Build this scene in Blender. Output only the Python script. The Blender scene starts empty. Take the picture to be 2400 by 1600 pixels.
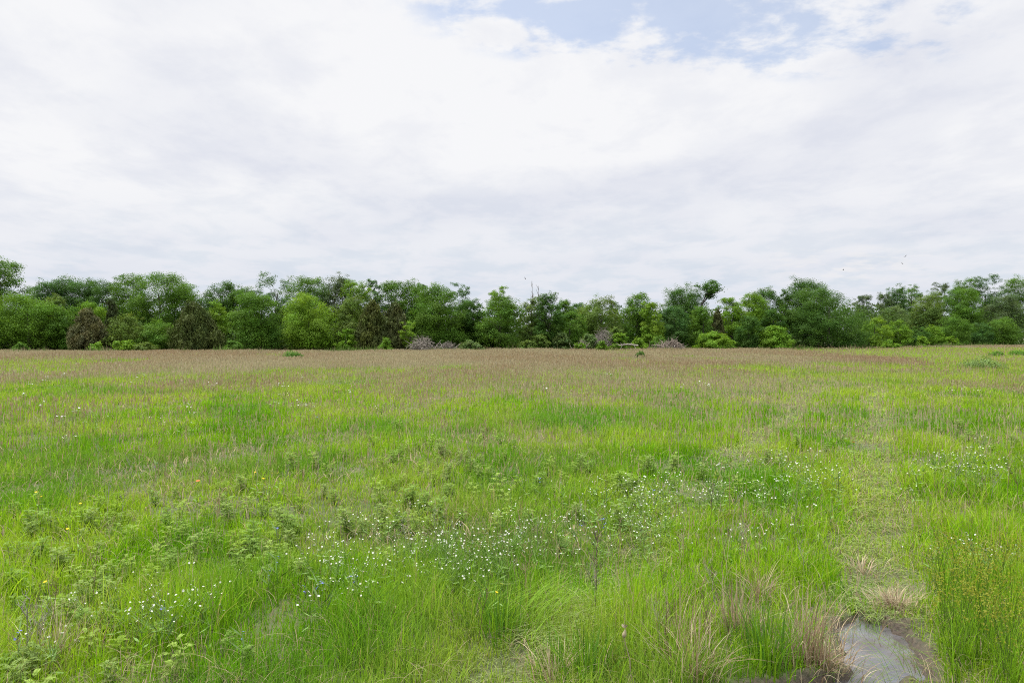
import bpy, math
import numpy as np
from mathutils import Vector
PI = math.pi
sc = bpy.context.scene
COL = sc.collection
F = 1800.0      # focal length in pixels of the 2400 px wide photograph
HZ = 786.0      # horizon row
CAM_H = 1.70

# ------------------------------------------------------------------ noise
def _hash(ix, iy, iz, seed):
    h = (ix.astype(np.int64) * 374761393 + iy.astype(np.int64) * 668265263 + iz.astype(np.int64) * 2147483647 + seed * 144665) & 0x7fffffff
    h = ((h ^ (h >> 13)) * 1274126177) & 0x7fffffff
    h = (h ^ (h >> 16)) & 0xffffff
    return h / float(0xffffff)

def vnoise(x, y, z=None, seed=0):
    x = np.asarray(x, float); y = np.asarray(y, float)
    z = np.zeros_like(x) if z is None else np.asarray(z, float)
    ix, iy, iz = np.floor(x), np.floor(y), np.floor(z)
    fx, fy, fz = x - ix, y - iy, z - iz
    fx = fx * fx * (3 - 2 * fx); fy = fy * fy * (3 - 2 * fy); fz = fz * fz * (3 - 2 * fz)
    r = 0
    for a in (0, 1):
        for b in (0, 1):
            for c in (0, 1):
                w = (fx if a else 1 - fx) * (fy if b else 1 - fy) * (fz if c else 1 - fz)
                r = r + w * _hash(ix + a, iy + b, iz + c, seed)
    return r

def fbm(x, y, seed=0, octaves=4):
    r = 0; a = 0.5; s = 0
    for o in range(octaves):
        r = r + a * vnoise(x, y, seed=seed + o * 17); s += a
        x = np.asarray(x) * 2.03 + 11.3; y = np.asarray(y) * 2.03 + 5.7; a *= 0.5
    return r / s

def sstep(a, b, x):
    t = np.clip((np.asarray(x, float) - a) / (b - a), 0, 1)
    return t * t * (3 - 2 * t)

# ------------------------------------------------------------------ mesh helpers
def mesh_obj(name, verts, faces_list, mat, parent=None, col=None, mat_idx=None, smooth=False, loc=(0, 0, 0)):
    """faces_list: list of (n,k) index arrays"""
    me = bpy.data.meshes.new(name)
    verts = np.ascontiguousarray(verts, dtype=np.float32)
    me.vertices.add(len(verts)); me.vertices.foreach_set('co', verts.ravel())
    faces_list = [np.asarray(f, dtype=np.int32) for f in faces_list if len(f)]
    nl = sum(f.size for f in faces_list); nf = sum(len(f) for f in faces_list)
    me.loops.add(nl); me.polygons.add(nf)
    me.loops.foreach_set('vertex_index', np.concatenate([f.ravel() for f in faces_list]))
    starts = []; o = 0
    for f in faces_list:
        starts.append(o + np.arange(len(f), dtype=np.int32) * f.shape[1]); o += f.size
    me.polygons.foreach_set('loop_start', np.concatenate(starts).astype(np.int32))
    if mat_idx is not None:
        me.polygons.foreach_set('material_index', np.asarray(mat_idx, dtype=np.int32))
    if smooth:
        me.polygons.foreach_set('use_smooth', np.ones(nf, dtype=bool))
    if col is not None:
        at = me.color_attributes.new('col', 'FLOAT_COLOR', 'POINT')
        c = np.ones((len(verts), 4), dtype=np.float32); c[:, :3] = np.clip(col, 0, 1)
        at.data.foreach_set('color', c.ravel())
    for m in (mat if isinstance(mat, (list, tuple)) else [mat]):
        me.materials.append(m)
    me.update(calc_edges=True)
    ob = bpy.data.objects.new(name, me); COL.objects.link(ob); ob.location = loc
    if parent: ob.parent = parent
    return ob

def tag(o, label, cat, group=None):
    o['label'] = label; o['category'] = cat
    if group: o['group'] = group
    return o
def kind(o, k):
    o['kind'] = k; return o
def empty(name, loc, label, cat, group=None):
    o = bpy.data.objects.new(name, None); COL.objects.link(o); o.location = loc
    o.empty_display_size = 0.3
    return tag(o, label, cat, group)
def dup(root, loc, rz, s=1.0, label=None):
    r = root.copy(); COL.objects.link(r); r.location = loc; r.rotation_euler = (0, 0, rz); r.scale = (s, s, s)
    if label: r['label'] = label
    for ch in root.children:
        c = ch.copy(); COL.objects.link(c); c.parent = r
    return r

class Geo:
    """accumulates tubes and quads"""
    def __init__(s): s.v = []; s.q = []; s.t = []; s.c = []; s.n = 0
    def add(s, v, quads=None, tris=None, col=(1, 1, 1)):
        v = np.asarray(v, float)
        if quads is not None and len(quads): s.q.append(np.asarray(quads) + s.n)
        if tris is not None and len(tris): s.t.append(np.asarray(tris) + s.n)
        s.v.append(v); c = np.asarray(col, float)
        s.c.append(np.broadcast_to(c, (len(v), 3)) if c.ndim == 1 else c); s.n += len(v)
    def tube(s, pts, rad, sides=5, col=(1, 1, 1)):
        pts = np.asarray(pts, float); n = len(pts)
        rad = np.broadcast_to(np.asarray(rad, float), (n,))
        tan = np.gradient(pts, axis=0); tan /= np.linalg.norm(tan, axis=1, keepdims=True) + 1e-9
        ref = np.array([0.31, 0.95, 0.05]); 
        if abs(tan[0] @ ref) > 0.9: ref = np.array([0.95, 0.1, 0.3])
        a = np.cross(tan, ref); a /= np.linalg.norm(a, axis=1, keepdims=True) + 1e-9
        b = np.cross(tan, a)
        th = np.arange(sides) * 2 * PI / sides
        ring = a[:, None, :] * np.cos(th)[None, :, None] + b[:, None, :] * np.sin(th)[None, :, None]
        v = (pts[:, None, :] + ring * rad[:, None, None]).reshape(-1, 3)
        i = np.arange(n - 1)[:, None] * sides; j = np.arange(sides)[None, :]; j2 = (j + 1) % sides
        q = np.stack([i + j, i + j2, i + sides + j2, i + sides + j], -1).reshape(-1, 4)
        s.add(v, q, col=col)
    def build(s, name, mat, parent=None, loc=(0, 0, 0), smooth=False):
        fl = []
        if s.q: fl.append(np.concatenate(s.q))
        if s.t: fl.append(np.concatenate(s.t))
        return mesh_obj(name, np.concatenate(s.v), fl, mat, parent, np.concatenate(s.c), loc=loc, smooth=smooth)

def rhombi(c, n, t, ln, wd, fold=0.0):
    """leaf quads at centres c, normals n, long axis t"""
    n = n / (np.linalg.norm(n, axis=1, keepdims=True) + 1e-9)
    t = t - n * np.sum(n * t, 1, keepdims=True); t /= np.linalg.norm(t, axis=1, keepdims=True) + 1e-9
    b = np.cross(n, t)
    ln = np.asarray(ln)[:, None]; wd = np.asarray(wd)[:, None]
    v = np.stack([c - t * ln * .5, c - t * ln * .05 + b * wd * .5 + n * wd * fold, c + t * ln * .5, c - t * ln * .05 - b * wd * .5 + n * wd * fold], 1).reshape(-1, 3)
    return v, np.arange(len(c) * 4).reshape(-1, 4)

# ------------------------------------------------------------------ materials
def foliage_mat(name, trans=0.35, rough=0.55, spec=0.25, tint=(1.15, 1.1, 0.7)):
    m = bpy.data.materials.new(name); m.use_nodes = True; nt = m.node_tree; N = nt.nodes; L = nt.links
    out = N['Material Output']; p = N['Principled BSDF']
    a = N.new('ShaderNodeAttribute'); a.attribute_name = 'col'
    p.inputs['Roughness'].default_value = rough; p.inputs['Specular IOR Level'].default_value = spec
    L.new(a.outputs['Color'], p.inputs['Base Color'])
    if trans > 0:
        tr = N.new('ShaderNodeBsdfTranslucent'); mx = N.new('ShaderNodeMixShader')
        mu = N.new('ShaderNodeMix'); mu.data_type = 'RGBA'; mu.blend_type = 'MULTIPLY'; mu.inputs[0].default_value = 1
        mu.inputs[7].default_value = (*tint, 1)
        L.new(a.outputs['Color'], mu.inputs[6]); L.new(mu.outputs[2], tr.inputs['Color'])
        mx.inputs[0].default_value = trans
        L.new(p.outputs[0], mx.inputs[1]); L.new(tr.outputs[0], mx.inputs[2]); L.new(mx.outputs[0], out.inputs['Surface'])
    return m

M_LEAF = foliage_mat('leaf_material', 0.38, .65, .12)
M_NEEDLE = foliage_mat('needle_material', 0.12, 0.7, 0.15)
M_GRASS = foliage_mat('grass_material', 0.46, 0.65, 0.09, (1.08, 1.12, 0.55))
M_DRY = foliage_mat('dry_grass_material', 0.3, 0.75, 0.08, (1, 1, 1))
M_WEED = foliage_mat('weed_material', 0.45, 0.65, 0.1)
M_PETAL = foliage_mat('petal_material', 0.3, 0.6, 0.2, (1, 1, 1))
M_STEM = foliage_mat('stem_material', 0.0, 0.75, 0.2)

def bark_mat():
    m = bpy.data.materials.new('bark_material'); m.use_nodes = True; nt = m.node_tree; N = nt.nodes; L = nt.links
    p = N['Principled BSDF']; a = N.new('ShaderNodeAttribute'); a.attribute_name = 'col'
    tc = N.new('ShaderNodeTexCoord'); mp = N.new('ShaderNodeMapping'); mp.inputs['Scale'].default_value = (9, 9, 1.5)
    nz = N.new('ShaderNodeTexNoise'); nz.inputs['Scale'].default_value = 3; nz.inputs['Detail'].default_value = 6
    mu = N.new('ShaderNodeMix'); mu.data_type = 'RGBA'; mu.blend_type = 'MULTIPLY'; mu.inputs[0].default_value = 0.7
    L.new(tc.outputs['Object'], mp.inputs[0]); L.new(mp.outputs[0], nz.inputs['Vector'])
    L.new(a.outputs['Color'], mu.inputs[6]); L.new(nz.outputs['Color'], mu.inputs[7])
    L.new(mu.outputs[2], p.inputs['Base Color']); p.inputs['Roughness'].default_value = 0.9
    bp = N.new('ShaderNodeBump'); bp.inputs['Strength'].default_value = 0.6; L.new(nz.outputs['Fac'], bp.inputs['Height']); L.new(bp.outputs[0], p.inputs['Normal'])
    return m
M_BARK = bark_mat()

# ------------------------------------------------------------------ camera
cam_d = bpy.data.cameras.new('camera'); cam = bpy.data.objects.new('camera', cam_d); COL.objects.link(cam)
cam.location = (0, 0, CAM_H); cam.rotation_euler = (PI / 2, 0, 0)
cam_d.sensor_width = 36; cam_d.lens = F / 2400 * 36; cam_d.shift_y = -(800 - HZ) / 2400
cam_d.clip_start = 0.05; cam_d.clip_end = 6000
sc.camera = cam

def gx(px, d): return (px - 1200.0) / F * d
def gd(py, z=0.0): return (CAM_H - z) * F / (py - HZ)
def gz(py, d): return CAM_H + (HZ - py) / F * d
def spot(x, y, z=0.3):
    """point on the meadow seen at (x,y) of the 2352 px wide view, at height z"""
    d = gd(y * 1.0204, z); return gx(x * 1.0204, d), d

# ------------------------------------------------------------------ terrain
TRK = 0.474
def track_q(x, y):
    xc = 2.0 + TRK * (y - 4.3) + 0.10 * np.sin(y * 0.9) * sstep(5, 9, y)
    return (x - xc) * 0.904
def water_q(x, y):
    """<1 inside the puddle"""
    q = track_q(x, y) - 0.03 + .30 * (1 - sstep(3.5, 4.0, y)) + (fbm(x * 3.2, y * 3.2, 91) - .5) * .34
    hw = (0.165 + 0.22 * (1 - sstep(3.2, 4.1, y))) * sstep(2.2, 2.9, y) * (1 - sstep(4.45, 4.95, y + 0.2 * (fbm(x * 4, y * 4, 7) - .5)))
    q2 = np.where(q < 0, q * (1.0 - 0.15 * (1 - sstep(3.6, 4.0, y))), q)
    return np.abs(q2) / np.maximum(hw, 1e-3)
WATER_Z = -0.075
def ground_h(x, y):
    x = np.asarray(x, float); y = np.asarray(y, float)
    r = np.hypot(x, y); near = 1 - sstep(20, 45, r)
    h = (fbm(x * .35, y * .35, 3) - .5) * .14 * near + (fbm(x * 2.2, y * 2.2, 5) - .5) * .05 * near
    damp = np.exp(-((track_q(x, y)) / 0.8) ** 2) * (1 - sstep(4.2, 6.0, y))
    h = h * (1 - .8 * damp)
    q = track_q(x, y); q2 = q + 1.62
    rut = np.exp(-(q / .24) ** 2) + np.exp(-(q2 / .24) ** 2) * .6
    h = h - .05 * rut * (1 - sstep(12, 28, y))
    w = water_q(x, y)
    h = h - 0.10 * (1 - sstep(0.55, 1.35, w)) + .06 * sstep(.52, .75, fbm(x * 6.5, y * 6.5, 29, 3)) * (1 - sstep(1.0, 2.2, w))
    return h
def axis(*segs):
    return np.unique(np.concatenate([np.arange(a, b, s) for a, b, s in segs]))
xs = axis((-3000, -200, 200), (-200, -40, 8), (-40, -8, .8), (-8, -.5, .16), (-.5, 4.6, .035), (4.6, 12, .16), (12, 40, .8), (40, 200, 8), (200, 3001, 200))
ys = axis((-200, -10, 20), (-10, 1, .5), (1, 2.4, .1), (2.4, 6.0, .035), (6, 14, .14), (14, 45, .6), (45, 200, 4), (200, 4001, 200))
X, Y = np.meshgrid(xs, ys); Z = ground_h(X, Y)
nx, ny = len(xs), len(ys)
i = np.arange(ny - 1)[:, None] * nx + np.arange(nx - 1)[None, :]
gf = np.stack([i, i + 1, i + nx + 1, i + nx], -1).reshape(-1, 4)
wq = water_q(X, Y); mud = (1 - sstep(0.9, 1.9, wq)) * (Y < 7) * (Y > 1)
gm = bpy.data.materials.new('soil_material'); gm.use_nodes = True
nt = gm.node_tree; N = nt.nodes; L = nt.links; p = N['Principled BSDF']
at = N.new('ShaderNodeAttribute'); at.attribute_name = 'col'
tc = N.new('ShaderNodeTexCoord')
n1 = N.new('ShaderNodeTexNoise'); n1.inputs['Scale'].default_value = 0.6; n1.inputs['Detail'].default_value = 8
n2 = N.new('ShaderNodeTexNoise'); n2.inputs['Scale'].default_value = 38; n2.inputs['Detail'].default_value = 6
cr = N.new('ShaderNodeValToRGB'); e = cr.color_ramp.elements
e[0].position = .3; e[0].color = (.055, .085, .018, 1); e[1].position = .7; e[1].color = (.13, .13, .055, 1)
cr2 = N.new('ShaderNodeValToRGB'); e = cr2.color_ramp.elements
e[0].position = .3; e[0].color = (.028, .02, .014, 1); e[1].position = .75; e[1].color = (.078, .054, .035, 1)
L.new(tc.outputs['Object'], n1.inputs['Vector']); L.new(tc.outputs['Object'], n2.inputs['Vector'])
L.new(n1.outputs['Fac'], cr.inputs[0]); L.new(n2.outputs['Fac'], cr2.inputs[0])
mx = N.new('ShaderNodeMix'); mx.data_type = 'RGBA'; mxb = N.new('ShaderNodeMix'); mxb.data_type = 'RGBA'; mxb.blend_type = 'MULTIPLY'; mxb.inputs[0].default_value = .5
L.new(at.outputs['Fac'], mx.inputs[0]); L.new(cr.outputs[0], mxb.inputs[6]); L.new(n2.outputs['Color'], mxb.inputs[7])
L.new(mxb.outputs[2], mx.inputs[6]); L.new(cr2.outputs[0], mx.inputs[7]); L.new(mx.outputs[2], p.inputs['Base Color'])
rg = N.new('ShaderNodeMapRange'); rg.inputs[3].default_value = .95; rg.inputs[4].default_value = .75; L.new(at.outputs['Fac'], rg.inputs[0]); L.new(rg.outputs[0], p.inputs['Roughness'])
bp = N.new('ShaderNodeBump'); bp.inputs['Strength'].default_value = .5; bp.inputs['Distance'].default_value = .03; L.new(n2.outputs['Fac'], bp.inputs['Height']); L.new(bp.outputs[0], p.inputs['Normal'])
g = mesh_obj('ground', np.stack([X, Y, Z], -1).reshape(-1, 3), [gf], gm, col=np.repeat(mud.reshape(-1, 1), 3, 1), smooth=True)
kind(g, 'structure')

wm = bpy.data.materials.new('muddy_water_material'); wm.use_nodes = True
nt = wm.node_tree; N = nt.nodes; L = nt.links; p = N['Principled BSDF']
tc = N.new('ShaderNodeTexCoord'); n1 = N.new('ShaderNodeTexNoise'); n1.inputs['Scale'].default_value = 3.2; n1.inputs['Detail'].default_value = 5
cr = N.new('ShaderNodeValToRGB'); e = cr.color_ramp.elements
e[0].position = .32; e[0].color = (.045, .033, .023, 1); e[1].position = .62; e[1].color = (.108, .108, .118, 1)
L.new(tc.outputs['Object'], n1.inputs['Vector']); L.new(n1.outputs['Fac'], cr.inputs[0]); L.new(cr.outputs[0], p.inputs['Base Color'])
p.inputs['Roughness'].default_value = .015; p.inputs['IOR'].default_value = 1.9
n2 = N.new('ShaderNodeTexNoise'); n2.inputs['Scale'].default_value = 14; bp = N.new('ShaderNodeBump'); bp.inputs['Strength'].default_value = .02; bp.inputs['Distance'].default_value = .004
L.new(tc.outputs['Object'], n2.inputs['Vector']); L.new(n2.outputs['Fac'], bp.inputs['Height']); L.new(bp.outputs[0], p.inputs['Normal'])
wx = np.arange(.2, 3.6, .03); wy = np.arange(2.2, 5.2, .03); WX, WY = np.meshgrid(wx, wy)
inside = (water_q(WX, WY) < 1.6) & (ground_h(WX, WY) < WATER_Z + .03)
i = np.arange(len(wy) - 1)[:, None] * len(wx) + np.arange(len(wx) - 1)[None, :]
ok = inside[:-1, :-1] | inside[1:, :-1] | inside[:-1, 1:] | inside[1:, 1:]
wf = np.stack([i, i + 1, i + len(wx) + 1, i + len(wx)], -1)[ok]
used, inv = np.unique(wf, return_inverse=True)
wv = np.stack([WX, WY, np.full_like(WX, WATER_Z)], -1).reshape(-1, 3)[used]
pw = mesh_obj('puddle_water', wv, [inv.reshape(wf.shape)], wm, smooth=True); kind(pw, 'structure')

# ------------------------------------------------------------------ grass
rng = np.random.default_rng(11)
def sample_wedge(n, d0, d1, p, rng):
    d = np.linspace(d0, d1, 4000); pdf = (0.71 * d + 1.8) * d ** (-p); c = np.cumsum(pdf); c /= c[-1]
    y = np.interp(rng.random(n), c, d); x = (rng.random(n) * 2 - 1) * (0.71 * y + 1.8)
    return x, y
def blades(pos, h, w, yaw, lean, bend, col, seg):
    """ribbon blades; lean: (n,2) direction, bend: amount"""
    n = len(pos); T = np.linspace(0, 1, seg + 1)
    lean3 = np.concatenate([lean, np.zeros((n, 1))], 1)
    side = np.stack([np.cos(yaw), np.sin(yaw), np.zeros(n)], 1)
    vs = []
    for k, t in enumerate(T):
        b = np.minimum(bend, 1.6)
        cz = t - 0.42 * np.minimum(b, 1.6) * t * t
        c = pos + lean3 * (h * b * (.35 * t + .65 * t * t) )[:, None] * .8
        c[:, 2] += h * np.maximum(cz, .04 * t)
        if k < seg:
            hw = w * (1 - t ** 1.5) * .5 + w * .06
            vs.append(c - side * hw[:, None]); vs.append(c + side * hw[:, None])
        else: vs.append(c)
    m = len(vs); v = np.stack(vs, 1).reshape(-1, 3)
    o = np.arange(n)[:, None] * m
    q = [o + np.array([2 * k, 2 * k + 1, 2 * k + 3, 2 * k + 2])[None, :] for k in range(seg - 1)]
    q = np.concatenate(q) if q else np.zeros((0, 4), int)
    t3 = o + np.array([2 * seg - 2, 2 * seg - 1, 2 * seg])[None, :]
    return v, q, t3, np.repeat(col, m, 0)
class Field:
    def __init__(s): s.v = []; s.q = []; s.t = []; s.c = []; s.n = 0
    def add(s, v, q, t, c):
        s.v.append(v.astype(np.float32)); s.q.append((q + s.n).astype(np.int32)); s.t.append((t + s.n).astype(np.int32)); s.c.append(c.astype(np.float32)); s.n += len(v)
    def blades(s, pos, h, w, yaw, lean, bend, col):
        d = pos[:, 1]
        for lo, hi, seg in ((-9, 9, 4), (9, 26, 2), (26, 9e9, 1)):
            k = (d >= lo) & (d < hi)
            if k.any(): s.add(*blades(pos[k], h[k], w[k], yaw[k], lean[k], bend[k], col[k], seg))
    def build(s, name, mat):
        q = [np.concatenate(s.q)] if sum(len(a) for a in s.q) else []
        return kind(mesh_obj(name, np.concatenate(s.v), q + [np.concatenate(s.t)], mat, col=np.concatenate(s.c)), 'stuff')

def dryness(x, y):
    """share of tall russet grass"""
    n = fbm(x * .11 + 3, y * .045, 21, 4); n2 = fbm(x * .4, y * .2, 23, 3)
    base = 0.018 + .13 * sstep(8, 15, y) + .18 * sstep(16, 27, y) + .44 * sstep(30, 50, y)
    s = sstep(.43, .58, .66 * n + .34 * n2 + .10 * sstep(36, 62, y))
    v = base * (0.10 + 1.1 * s)
    # bright green swale in the far right
    far = sstep(46, 52, y) * (1 - sstep(99, 106, y)) * sstep(22, 30, x - .10 * (y - 60) + 6 * (n2 - .5))
    return np.clip(v * (1 - .9 * far), 0, .95), far
def track_mask(x, y):
    q = track_q(x, y) + (fbm(x * .9, y * .9, 44) - .5) * .5; q2 = q + 1.66
    m = np.exp(-(q / .30) ** 4) + np.exp(-(q2 / .30) ** 4) * (.55 + .4 * sstep(8, 12, y))
    return m * (1 - sstep(20, 32, y)) * sstep(2.0, 3.0, y)
lush_spots = [(*spot(1045, 985, .1), .95, .7), (*spot(1130, 1000, .1), .5, .6), (*spot(200, 900, .1), 1.3, .9), (*spot(560, 930, .1), 1.0, .8), (*spot(860, 985, .1), .9, .7),
              (*spot(1380, 960, .1), 1.6, 1.2)]
def lush(x, y):
    r = np.zeros_like(x)
    for a, b, rx, ry in lush_spots:
        r = np.maximum(r, np.exp(-((x - a) / rx) ** 2 - ((y - b) / (ry * 1.6)) ** 2))
    return r
def green_col(x, y, n, rng):
    a = fbm(x * .8, y * .5, 31, 4); b = fbm(x * .3 + 9, y * .22, 37, 3)
    lo = np.array([.094, .250, .005]); mid = np.array([.180, .348, .007]); hi = np.array([.288, .408, .034])
    t = np.clip((a - .3) / .4 + rng.normal(0, .22, n) + .30 * sstep(10, 26, y) , 0, 1)[:, None]
    c = np.where(t < .5, lo + (mid - lo) * t * 2, mid + (hi - mid) * (t - .5) * 2)
    ol = sstep(.5, .7, b)[:, None] * .32
    c = c * (1 - ol) + np.array([.20, .245, .085]) * ol
    fr = (sstep(16, 34, y) * .34)[:, None]
    c = c * (1 - fr) + np.array([.27, .31, .10]) * fr
    return c * rng.uniform(.78, 1.22, n)[:, None]
def wet(x, y):
    return water_q(x, y) < 1.12
GRASS = Field()
NT = 135000
x, y = sample_wedge(NT, 2.6, 120, 1.5, rng)
per = rng.integers(5, 13, NT)
tl = rng.uniform(0, 2 * PI, NT); tcol = green_col(x, y, NT, rng); tlush = lush(x, y)
th = (.075 + .15 * sstep(.25, .75, fbm(x * 1.5, y * 1.1, 51, 3))) * rng.uniform(.6, 1.35, NT)
rightbank = sstep(.32, .6, track_q(x, y)) * (1 - sstep(6.0, 8.5, y)); th = th * (1 + .55 * rightbank)
nearleft = (1 - sstep(4.2, 6.2, y)) * sstep(.2, .7, -track_q(x, y)); th = th * (1 + .45 * nearleft)
th = th * (1 + .55 * tlush)
tm = track_mask(x, y)
dr, far = dryness(x, y)
idx = np.repeat(np.arange(NT), per); nb = len(idx); first = np.cumsum(per) - per
d = y[idx]; spread = (.022 + .0065 * d) 
bx = x[idx] + rng.normal(0, 1, nb) * spread; by = y[idx] + rng.normal(0, 1, nb) * spread
keep = (by > 1.8) & ~wet(bx, by) & (rng.random(nb) > .55 * np.clip(dr[idx], 0, 1)) & (by < 118)
mudk = 1 - sstep(1.05, 1.9, water_q(bx, by) + .9 * (fbm(bx * 4, by * 4, 33, 2) - .5)); keep &= rng.random(nb) > mudk * .88
m_tr = track_mask(bx, by)
ang = tl[idx] + rng.normal(0, 1.0, nb)
h = th[idx] * rng.uniform(.5, 1.25, nb) * (1 - .3 * m_tr)
bend = np.abs(rng.normal(.34, .34, nb)) + .08
flat = rng.random(nb) < m_tr * .68
bend = np.where(flat, rng.uniform(1.5, 2.4, nb), bend)
tang = math.atan2(.904, .428)
ang = np.where(flat, tang + PI + rng.normal(0, .75, nb), ang)
c = tcol[idx] * rng.uniform(.8, 1.2, nb)[:, None]
pale = np.array([.37, .43, .20])
c = np.where(flat[:, None], c * .35 + pale * .65, c)
lu = lush(bx, by)[:, None]; c = c * (1 - .75 * lu) + np.array([.105, .27, .025]) * lu * .75
fr = far[idx][:, None]; c = c * (1 - .7 * fr) + np.array([.27, .42, .03]) * .7 * fr
strawb = rng.random(nb) < .04 + .10 * sstep(.5, .7, fbm(bx * .7, by * .7, 61, 3)); c[strawb] = np.array([.36, .31, .17]) * rng.uniform(.7, 1.15, strawb.sum())[:, None]
w = .0042 * (np.maximum(by, 3.2) / 4) ** .85 * rng.uniform(.6, 1.4, nb)
pos = np.stack([bx, by, ground_h(bx, by) - .01], 1)
lean = np.stack([np.cos(ang), np.sin(ang)], 1)
yaw = ang + PI / 2 + rng.normal(0, .5, nb)
k = keep
GRASS.blades(pos[k], h[k], w[k], yaw[k], lean[k], bend[k], c[k])
GRASS.build('meadow_grass', M_GRASS)['label'] = 'bright green meadow grass covering the whole field'

# dead thatch low in the sward
TH = Field(); n = 45000
x, y = sample_wedge(n, 2.6, 30, 1.7, rng)
kp = ~wet(x, y) & (rng.random(n) < .25 + .75 * sstep(.45, .62, fbm(x * .8, y * .6, 71, 3))); x = x[kp]; y = y[kp]; n = len(x)
near_p = np.exp(-(water_q(x, y) - 1) ** 2)
ang = rng.uniform(0, 2 * PI, n)
TH.blades(np.stack([x, y, ground_h(x, y) + rng.uniform(0, .07, n)], 1), rng.uniform(.08, .22, n), .0030 * (np.maximum(y, 3.5) / 4) ** .85 * rng.uniform(.6, 1.4, n), ang + PI / 2,
          np.stack([np.cos(ang), np.sin(ang)], 1), rng.uniform(.6, 2.2, n), np.array([.33, .26, .16]) * rng.uniform(.45, 1.2, n)[:, None] * np.array([1, 1, 1]))
TH.build('dead_grass', M_DRY)['label'] = 'dead straw blades matted among the green grass'

# tall russet grass with seed heads
DRY = Field(); n = 800000
x, y = sample_wedge(n, 5.5, 122, 1.15, rng)
dr, far = dryness(x, y)
kp = rng.random(n) < dr; x, y = x[kp], y[kp]; n = len(x)
hh = (.17 + .22 * fbm(x * .3, y * .2, 81, 3)) * rng.uniform(.7, 1.25, n) * (.75 + .25 * sstep(18, 36, y))
ang = rng.uniform(0, 2 * PI, n)
mix = np.clip(rng.normal(.5, .3, n) + (fbm(x * .12, y * .05, 83, 3) - .5) * 1.6, 0, 1)[:, None]
c = np.array([.335, .25, .150]) * mix + np.array([.42, .385, .235]) * (1 - mix); c = c * rng.uniform(.75, 1.2, n)[:, None]
pale_s = rng.random(n) < .10; c[pale_s] = np.array([.48, .42, .30]) * rng.uniform(.8, 1.1, pale_s.sum())[:, None]
w = .0050 * (y / 8) ** .92 * rng.uniform(.6, 1.4, n)
pos = np.stack([x, y, ground_h(x, y)], 1); lean = np.stack([np.cos(ang), np.sin(ang)], 1); bend = np.abs(rng.normal(.1, .12, n))
DRY.blades(pos, hh, w * .8, ang + PI / 2, lean, bend, c)
sel = rng.random(n) < .6     # seed heads: short wider ribbons at the top of the stems
o = pos[sel] + np.concatenate([lean[sel] * (hh[sel] * bend[sel] * .42)[:, None], (hh[sel] * .68)[:, None]], 1)
DRY.blades(o, hh[sel] * .34, w[sel] * 1.8, ang[sel] + PI / 2 + 1.0, lean[sel], bend[sel] * .6, c[sel] * np.array([1.0, .94, .91]))
DRY.build('russet_grass', M_DRY)['label'] = 'tall russet and straw coloured dry grass over the far field'

# drowned blades and straw floating on the puddle
FL = Field(); n = 300; x = rng.uniform(.9, 2.9, n); y = rng.uniform(2.6, 4.95, n)
kp = (water_q(x, y) < 1.25) & (rng.random(n) < .35 + .65 * sstep(.45, .6, fbm(x * 3, y * 3, 97, 2))); x, y = x[kp], y[kp]; n = len(x); ang = rng.normal(.3, 1.1, n)
c = np.where((rng.random(n) < .5)[:, None], np.array([.16, .27, .05]), np.array([.20, .15, .09])) * rng.uniform(.6, 1.2, n)[:, None]
FL.blades(np.stack([x, y, np.full(n, WATER_Z + .004)], 1), rng.uniform(.06, .22, n), rng.uniform(.003, .006, n), ang + PI / 2, np.stack([np.cos(ang), np.sin(ang)], 1), np.full(n, 2.37), c)
FL.build('floating_grass', M_GRASS)['label'] = 'loose blades and straw floating on the muddy puddle'

# ------------------------------------------------------------------ feathery weeds
def weed_mesh(seed, h, spread, base):
    r = np.random.default_rng(seed); G = Geo(); n_st = r.integers(2, 4)
    for s_ in range(n_st):
        a = r.uniform(0, 2 * PI); top = np.array([math.cos(a) * spread * .35, math.sin(a) * spread * .35, h * r.uniform(.8, 1)])
        st = np.linspace(0, 1, 5)[:, None] * top + r.normal(0, .006, (5, 3)); st[0] = (r.normal(0, .02), r.normal(0, .02), 0)
        G.tube(st, np.linspace(.004, .0018, 5), 3, np.array(base) * .75)
        nl = r.integers(10, 15)
        for k in range(nl):
            t = .18 + .82 * k / (nl - 1); p0 = st[0] * (1 - t) + top * t
            b = k * 2.4 + a + r.normal(0, .3); ll = 1.1 * spread * (.75 - .35 * t) * r.uniform(.75, 1.2); up = r.uniform(.35, .9) + .5 * t
            dirv = np.array([math.cos(b), math.sin(b), up]); dirv /= np.linalg.norm(dirv)
            m = 16; tt = np.linspace(.12, 1, m)
            mid = p0 + dirv * (tt * ll)[:, None]; mid[:, 2] -= (tt ** 2) * ll * .45
            tan = np.gradient(mid, axis=0); tan /= np.linalg.norm(tan, axis=1, keepdims=True)
            sd = np.cross(tan, [0, 0, 1.]); sd /= np.linalg.norm(sd, axis=1, keepdims=True) + 1e-6
            nn = np.cross(sd, tan) + r.normal(0, .25, (m, 3))
            cc = np.array(base) * r.uniform(.8, 1.2)
            for sg in (-1, 1):
                l2 = ll * .24 * np.sin(PI * (.15 + .8 * tt)) ** .8 + .005
                td = sd * sg + tan * .75; td /= np.linalg.norm(td, axis=1, keepdims=True)
                v, q = rhombi(mid + td * (l2 * .5)[:, None], nn, td, l2, l2 * .17 + .0012, .1)
                G.add(v, q, col=cc * r.uniform(.9, 1.1))
            v, q = rhombi(mid[-1:] + tan[-1:] * .012, nn[-1:], tan[-1:], [.03], [.012]); G.add(v, q, col=cc)
            G.tube(mid[::4], .0013, 3, cc * .9)
    return G
WCOLS = [(.23, .345, .065), (.25, .38, .045), (.21, .33, .07), (.28, .39, .085), (.25, .345, .10)]
protos = []
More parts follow.
